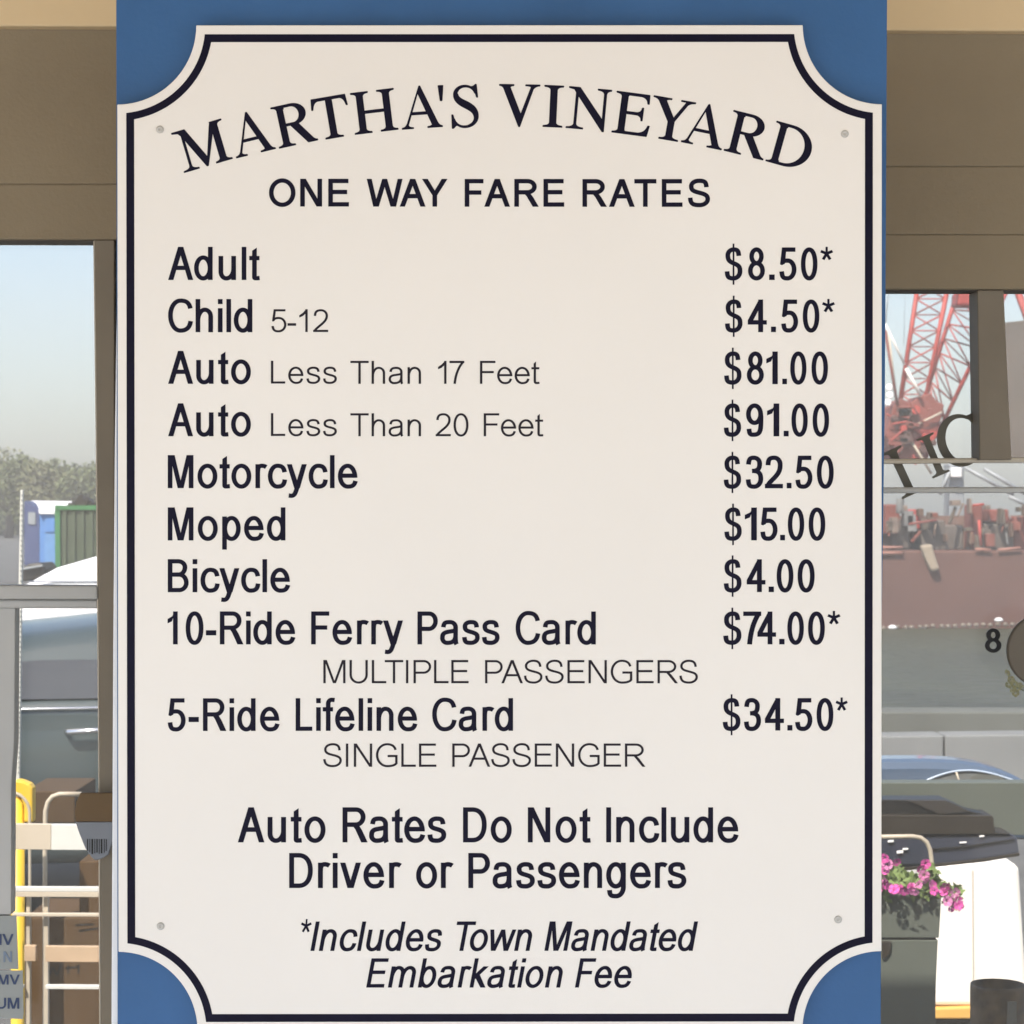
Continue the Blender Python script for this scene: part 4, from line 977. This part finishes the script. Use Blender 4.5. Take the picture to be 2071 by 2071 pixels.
DH = 71.0
bg = thing("barge", "rust brown work barge with cluttered deck and a row of floats along its waterline", "barge", (P(1900, 1267, DH).x, DH - D0, -2.0))
b = MB(); L0, L1 = P(1250, 1112, DH), P(2600, 1270, DH)
b.box((L0.x, L0.y, -2.2), (L1.x, L0.y + 14, P(0, 1113, DH).z)); b.build("hull", HULL, bg, .08)
QS("deck_wall", [(1300, 1046), (2500, 1040), (2500, 1114), (1300, 1114)], DH + 2, .3, mat("deck_clutter", (.17, .10, .075), .85, .5, 1.2), bg)
for k, (x_, y0, w, h_, m) in enumerate(((1790, 1020, 30, 60, REDD), (1815, 1050, 26, 60, mat("rust_grey", (.12, .10, .085), .8, .3, 2)), (1836, 1030, 26, 40, RED), (1862, 1052, 50, 62, mat("rust_grey", (.12, .10, .085), .8)), (1965, 1020, 22, 92, REDD),
                                     (1990, 1060, 60, 52, mat("rust_grey", (.12, .10, .085), .8)), (2000, 1030, 40, 26, REDD), (2050, 1045, 60, 68, REDD), (1905, 1062, 44, 50, mat("rust_grey", (.12, .10, .085), .8)))):
    b = MB(); b.slab([P(x_, y0, DH + .8), P(x_ + w, y0, DH + .8), P(x_ + w, y0 + h_, DH + .8), P(x_, y0 + h_, DH + .8)], 1.2); b.build("deck_gear", m, bg, .05)
rg = random.Random(3); RUST = [mat("rust_%s" % n_, c_, .85, .3, 3) for n_, c_ in (("brown", (.13, .075, .05)), ("red", (.20, .06, .04)), ("umber", (.09, .07, .05)), ("dusty", (.19, .14, .11)), ("steel", (.17, .17, .165)))]
for k in range(46):
    x_ = rg.uniform(1700, 2110); w = rg.uniform(4, 20); h_ = rg.uniform(6, 34); y0 = rg.uniform(1004, 1112 - h_)
    b = MB()
    if rg.random() < .35:
        b.tube([P(x_, y0 + h_, DH + .2), P(x_ + rg.uniform(-12, 24), y0, DH + .4)], rg.uniform(.02, .06), 7)
    elif rg.random() < .3:
        b.lathe(P(x_, y0 + h_, DH + .3), [(w * .008, 0), (w * .0085, h_ * .004), (w * .0075, h_ * .008), (w * .008, h_ * .015)], 12)
    else:
        c = P(x_, y0 + h_, DH + .2); b.box(c, c + Vector((w * .0153, .5, h_ * .0153)), Matrix.Rotation(rg.uniform(-.08, .08), 3, 'Y'))
    b.build("deck_gear", rg.choice(RUST), bg, .02)
for p, q_, m in (((1782, 1107), (1826, 1107), PINKL), ((1782, 1118), (1826, 1118), PINKL), ((1972, 1110), (2004, 1112), PINKL), ((2018, 1112), (2064, 1108), PINKL), ((1980, 1052), (1984, 1104), RED), ((1968, 1022), (1990, 1020), RED), ((1838, 1060), (1895, 1052), REDD)):
    b = MB(); beam(b, p, q_, DH - .1, .045, 6); b.build("railing", mat("faded_red_rail", (.36, .17, .13), .6) if m is PINKL else m, bg)
b = MB(); b.slab([P(*q_, DH - .3) for q_ in ((1862, 1104), (1886, 1100), (1892, 1125), (1902, 1152), (1884, 1156), (1872, 1130))], .4); b.build("cream_sack", mat("sack_cream", (.33, .27, .20), .8, .2, 3), bg, .08)
for k in range(44):
    b = MB() if k == 0 else b
    x_ = 1700 + k * 14.5 + random.uniform(-2, 2); c = P(x_, 1270 - (x_ - 1785) * .03 + random.uniform(-1, 1), DH - .4)
    fb = MB(); fb.lathe(c, [(.02, -.07), (.07, -.05), (.09, 0), (.07, .05), (.02, .07)], 8); fb.build("float", mat("float_grey", (.17, .14, .11), .7, .2, 2), bg)
for x_, y_ in ((1805, 1269), (2020, 1254)):
    b = MB(); c = P(x_, y_, DH - 1.2); b.lathe(c, [(.02, -.06), (.12, -.04), (.14, .02), (.06, .07)], 12)
    tag(b.build("buoy", WHITE), "white buoy at the %s of the float line" % ("left end" if x_ < 1900 else "right end"), "buoy", "white buoys beside the barge")
# round brown sign at the right edge, yellow flowers under it
rd = thing("round_sign", "round brown disc hanging at the right edge beside the numeral 8", "sign", tuple(P(2110, 1390, 2.12)))
b = MB(); c = P(2112, 1316, 2.125); b.lathe(c, [(.0335, .006), (.0345, .004), (.0345, -.002), (.033, -.003)], 48, 'Y'); b.build("disc", mat("disc_brown", (.130, .108, .078), .7, .06, 20), rd)

# pale concrete wall, blue car, slate counter
bt = thing("parked_car", "rounded blue car roof with an arched side window, just above the slate counter", "car", tuple(P(1930, 1700, 4.5)))
roofp = [(1560, 1560), (1640, 1546), (1720, 1539), (1800, 1536.5), (1880, 1536), (1940, 1539), (1985, 1546), (2020, 1556), (2050, 1568), (2085, 1586), (2130, 1615), (2200, 1660), (2200, 1700), (1560, 1700)]
QS("roof", roofp[::-1], 4.5, .10, CARB, bt, .018)
arch = [(1862 + 205 * k / 16, 1585 - 27 * math.sin(math.pi * (k / 16) ** .9)) for k in range(17)]
w1 = QS("side_window", [(2067, 1640)] + arch[::-1] + [(1862, 1640)], 4.492, .01, mat("hazy_glass", (.16, .17, .165), .2, .3, 9), bt)
b = MB(); b.tube([P(1855, 1600, 4.49)] + [P(x_, y_, 4.49) for x_, y_ in arch] + [P(2074, 1600, 4.49)], .0022, 8); b.build("window_trim", mat("trim_pale_blue", (.42, .50, .60), .3), bt)
b = MB(); b.tube([P(1934, 1562, 4.488), P(1944, 1590, 4.488)], .002, 6); b.build("pillar", SLATC, w1)
QS("headrest", [(1965, 1585), (1965, 1571), (1978, 1566), (2020, 1569), (2036, 1579), (2040, 1585)], 4.488, .004, KERB, w1)
lw_ = thing("low_wall", "low pale concrete kerb wall in front of the water, above the blue car roof", "wall", (P(1910, 1500, 13).x, 13 - D0, 0))
for (xa, xb) in ((1500, 1908.5), (1911.5, 2500)):
    QS("slab", [(xa, 1489 - (xa - 1784) * .012), (xb, 1489 - (xb - 1784) * .012), (xb, 1604), (xa, 1604)], 13, .25, mat("pale_concrete", (.20, .205, .20), .85, .1, 3), lw_, .01)
ct = thing("counter", "slate grey counter board beyond the right window, under the blue car roof", "counter", tuple(P(1930, 1690, 4.0)))
QS("board", [(1700, 1583.5), (2400, 1583), (2400, 1689), (1700, 1689)], 4.0, .05, GREY, ct, .001)
bn = thing("reflected_bonnet", "dark glossy bin shape made up for a reflected car bonnet, below the slate counter", "bin", tuple(P(1900, 1760, 3.84)))  # bin shape invented where a shiny car bonnet is mirrored
QS("lid", [(1700, 1617.5), (1912, 1617.5), (1932, 1626), (1962, 1641), (2002, 1649), (2002, 1652), (1700, 1652)], 3.84, .06, DARK, bn, .0015)
QS("lid_flap", [(1836, 1619), (1913, 1619), (1934, 1628), (1960, 1641), (1900, 1647), (1870, 1634)], 3.834, .006, mat("worn_black", (.035, .03, .026), .5, .2), bn, .0006)
QS("rim", [(1700, 1648.5), (2006, 1649.5), (2011, 1656), (2010, 1663), (2013, 1684), (2045, 1687), (1700, 1688.5)], 3.825, .08, DARK2, bn, .0015)
QS("body", [(1700, 1689), (2050, 1688), (2058, 1697), (2062, 1730), (1990, 1738), (1880, 1755), (1700, 1760)], 3.83, .08, CARN, bn, .003)
for p in ([(1788, 1760), (1888, 1748), (1990, 1737), (2062, 1725), (2062, 1731), (1990, 1743), (1888, 1754), (1788, 1766)],):
    QS("lower_trim", p, 3.822, .006, DARK2, bn, .0004)
QS("body_crease", [(1886, 1716), (1950, 1712), (2052, 1697), (2052, 1700), (1950, 1716), (1886, 1721)], 3.827, .004, DARK, bn, .0004)
for (x_, y_, w, h_) in ((1796, 1700, 12, 4.5), (1814, 1721, 13, 6), (1826, 1716, 11, 4), (1941, 1703, 14, 3.5), (1981, 1690, 10, 4)):
    QS("white_fleck", [(x_, y_), (x_ + w, y_ - 1), (x_ + w, y_ + h_ - 1), (x_, y_ + h_)], 3.8255, .003, WHITE, bn, .0008)  # small uneven white marks on the body
hoop("bike_hoop", [(1740, 1693), (1845, 1691.5), (1862, 1694), (1874, 1703), (1881, 1718), (1884, 1738), (1884.5, 1760), (1884.5, 2500)], 3.79, .0038, BEIGE, "pale hoop rail rising behind the pink flowers", "rail")

# cream cabinet in the sun
cc = thing("cabinet", "large cream cabinet with an orange band at its foot, behind the flower planter", "cabinet", tuple(P(1980, 2390, 5.4)))
QS("body", [(1886, 2034), (1895, 1756), (1900, 1750), (1960, 1747), (2052, 1748), (2062, 1756), (2071, 1900), (2080, 2034)], 5.30, .5, CREAM, cc, .01)
QS("foot_band", [(1884, 2061), (1886, 2040), (1960, 2037), (2085, 2032), (2085, 2061)], 5.285, .5, ORANGE, cc, .004)
QS("plinth", [(1886, 2061.5), (2085, 2061.5), (2085, 2390), (1886, 2390)], 5.31, .45, DARK2, cc, .004)
br = thing("barrel", "dark brown worn barrel at the bottom right corner", "barrel", tuple(P(2024, 2300, 2.5)))
c = P(2018, 1990, 2.5); r0 = 55 * 2.5 / F
b = MB(); b.lathe((c.x, c.y, c.z), [(r0 * .9, -.35), (r0, -.3), (r0 * 1.0, -.004), (r0 * .99, 0), (r0 * .93, 0), (r0 * .92, -.05)], 40)
b.build("drum", mat("worn_wood_dark", (.075, .048, .022), .6, .6, 45, bump=.3, col2=(.15, .10, .055)), br)
QS("patch", [(2038, 2026), (2056, 2026), (2056, 2080), (2036, 2080)], 2.5 - r0 - .001, .002, LABELM, br)

# planter with petunias
dP = 3.74
pl = thing("planter", "slate grey planter box of pink petunias beside the cream cabinet", "planter", tuple(P(1840, 2100, dP)))
QS("trough", [(1660, 1808), (1904, 1808), (1903, 1830), (1899, 1897), (1660, 1897)], dP, .10, GREY, pl, .0015)
QS("dark_joint", [(1660, 1897.3), (1893, 1897.3), (1893, 1901), (1660, 1901)], dP + .006, .09, DARK, pl)  # black line between trough and base
QS("base", [(1660, 1901.3), (1897, 1901.3), (1893, 1990), (1888, 2420), (1660, 2420)], dP + .002, .10, GREY, pl, .0015)
QS("latch", [(1784, 1904), (1803, 1904), (1801, 1925), (1790, 1938), (1784, 1938)], dP - .004, .006, DARK2, pl, .001)
def flower(c, r, m, eye, parent, rnd):
    """five rounded petals round a throat, tilted its own way"""
    R_ = Matrix.Rotation(rnd.uniform(-.7, .7), 3, 'X') @ Matrix.Rotation(rnd.uniform(-.7, .7), 3, 'Z') @ Matrix.Rotation(rnd.uniform(0, 6), 3, 'Y')
    b = MB()
    for k in range(5):
        a = k * 2 * math.pi / 5; pts = []
        for (q_, w, dd) in ((.12, 0, .0), (.45, .30, -.25), (.85, .48, -.38), (1.0, .0, -.34), (.85, -.48, -.38), (.45, -.30, -.25)):
            pts.append(c + R_ @ Vector(((q_ * math.cos(a) - w * math.sin(a)) * r, dd * r, (q_ * math.sin(a) + w * math.cos(a)) * r)))
        b.poly(pts)
    return b.build("flower", m, parent, recalc=False)
rnd = random.Random(11)
spots = [(1790, 1735), (1812, 1741), (1786, 1760), (1864, 1757), (1871, 1778), (1858, 1790), (1880, 1786), (1888, 1790), (1800, 1795), (1820, 1797), (1838, 1796), (1846, 1792), (1790, 1788), (1785, 1775), (1868, 1768), (1912, 1790), (1918, 1800), (1908, 1806), (1930, 1806), (1925, 1820), (1936, 1822), (1922, 1832), (1938, 1830), (1916, 1822), (1872, 1745), (1808, 1800), (1830, 1802), (1795, 1748), (1850, 1800), (1890, 1802), (1778, 1745), (1776, 1798), (1766, 1780)]
for (x_, y_) in spots:
    c = P(x_ + rnd.uniform(-2, 2), y_ + rnd.uniform(-2, 2), dP - .02 - rnd.random() * .03)
    flower(c, rnd.uniform(8.5, 12) * dP / F, PINK if rnd.random() < .7 else PINKL, None, pl, rnd)
b = MB()
for k in range(900):
    x_ = rnd.uniform(1690, 1945); 
    top = 1748 + 22 * abs(math.sin(x_ * .045)) if x_ < 1900 else 1785
    y_ = rnd.uniform(top, 1822) if x_ < 1905 else rnd.uniform(1790, 1838)
    if x_ > 1905 and rnd.random() < .55: continue
    if y_ > 1808 and rnd.random() < .45: continue
    c = P(x_, y_, dP + rnd.uniform(-.02, .07)); s_ = rnd.uniform(.9, 2.0) * .0011 * 2.4
    a = Vector((rnd.gauss(0, 1), rnd.gauss(0, .6), rnd.gauss(0, 1))).normalized() * s_ * 2; n = a.cross(Vector((rnd.gauss(0, 1), 1.5, rnd.gauss(0, 1)))).normalized() * s_
    b.mesh([c - a, c - a * .2 + n, c + a, c - a * .2 - n], [(0, 1, 2, 3)])
tag(b.build("foliage", PLEAF, pl, recalc=False), kind="stuff")
# a few worn and dusty strips on the cabinet: seam, hinge, handle
cseam = QS("door_seam", [(1966, 1760), (1968, 1760), (1970, 2030), (1968, 2030)], 5.297, .004, mat("seam_cream", (.55, .50, .42), .6), cc)
QS("hinge", [(1900, 1790), (1908, 1790), (1908, 1806), (1900, 1806)], 5.292, .006, STEEL, cc, .001)
yf = thing("yellow_flowers", "small spray of yellow flowers hanging below the round brown disc", "flowers", tuple(P(2052, 1402, 2.3)))
for (x_, y_) in ((2036, 1362), (2044, 1374), (2052, 1384), (2046, 1392), (2058, 1392), (2054, 1402), (2062, 1388), (2041, 1384)):
    flower(P(x_, y_, 2.3 - rnd.random() * .01), 8 * 2.3 / F, mat('spray_yellow', (.75, .72, .30), .7), None, yf, rnd)
b = MB(); b.tube([P(2100, 1400, 2.31), P(2072, 1398, 2.31), P(2052, 1388, 2.31), P(2040, 1368, 2.31)], .0006, 6); b.build("stem", PLEAF, yf)

# thin haze volume, added to veil and fade the far scene
hz = MB(); hz.box((-400, -40, -3.2), (400, 320, 30))
ho = hz.build("haze", mat("haze_surface", (1, 1, 1)))
tag(ho, "thin pale haze added to fade the harbour and far trees", "haze", kind="stuff")
hm_ = bpy.data.materials.new("haze"); hm_.use_nodes = True; nt = hm_.node_tree
for n in list(nt.nodes):
    if n.type != 'OUTPUT_MATERIAL': nt.nodes.remove(n)
pv = nt.nodes.new("ShaderNodeVolumePrincipled"); pv.inputs["Color"].default_value = (0.95, 0.95, 0.94, 1); pv.inputs["Density"].default_value = 0.0020; pv.inputs["Anisotropy"].default_value = 0.0
nt.links.new(pv.outputs[0], [n for n in nt.nodes if n.type == 'OUTPUT_MATERIAL'][0].inputs["Volume"])
ho.data.materials.clear(); ho.data.materials.append(hm_)
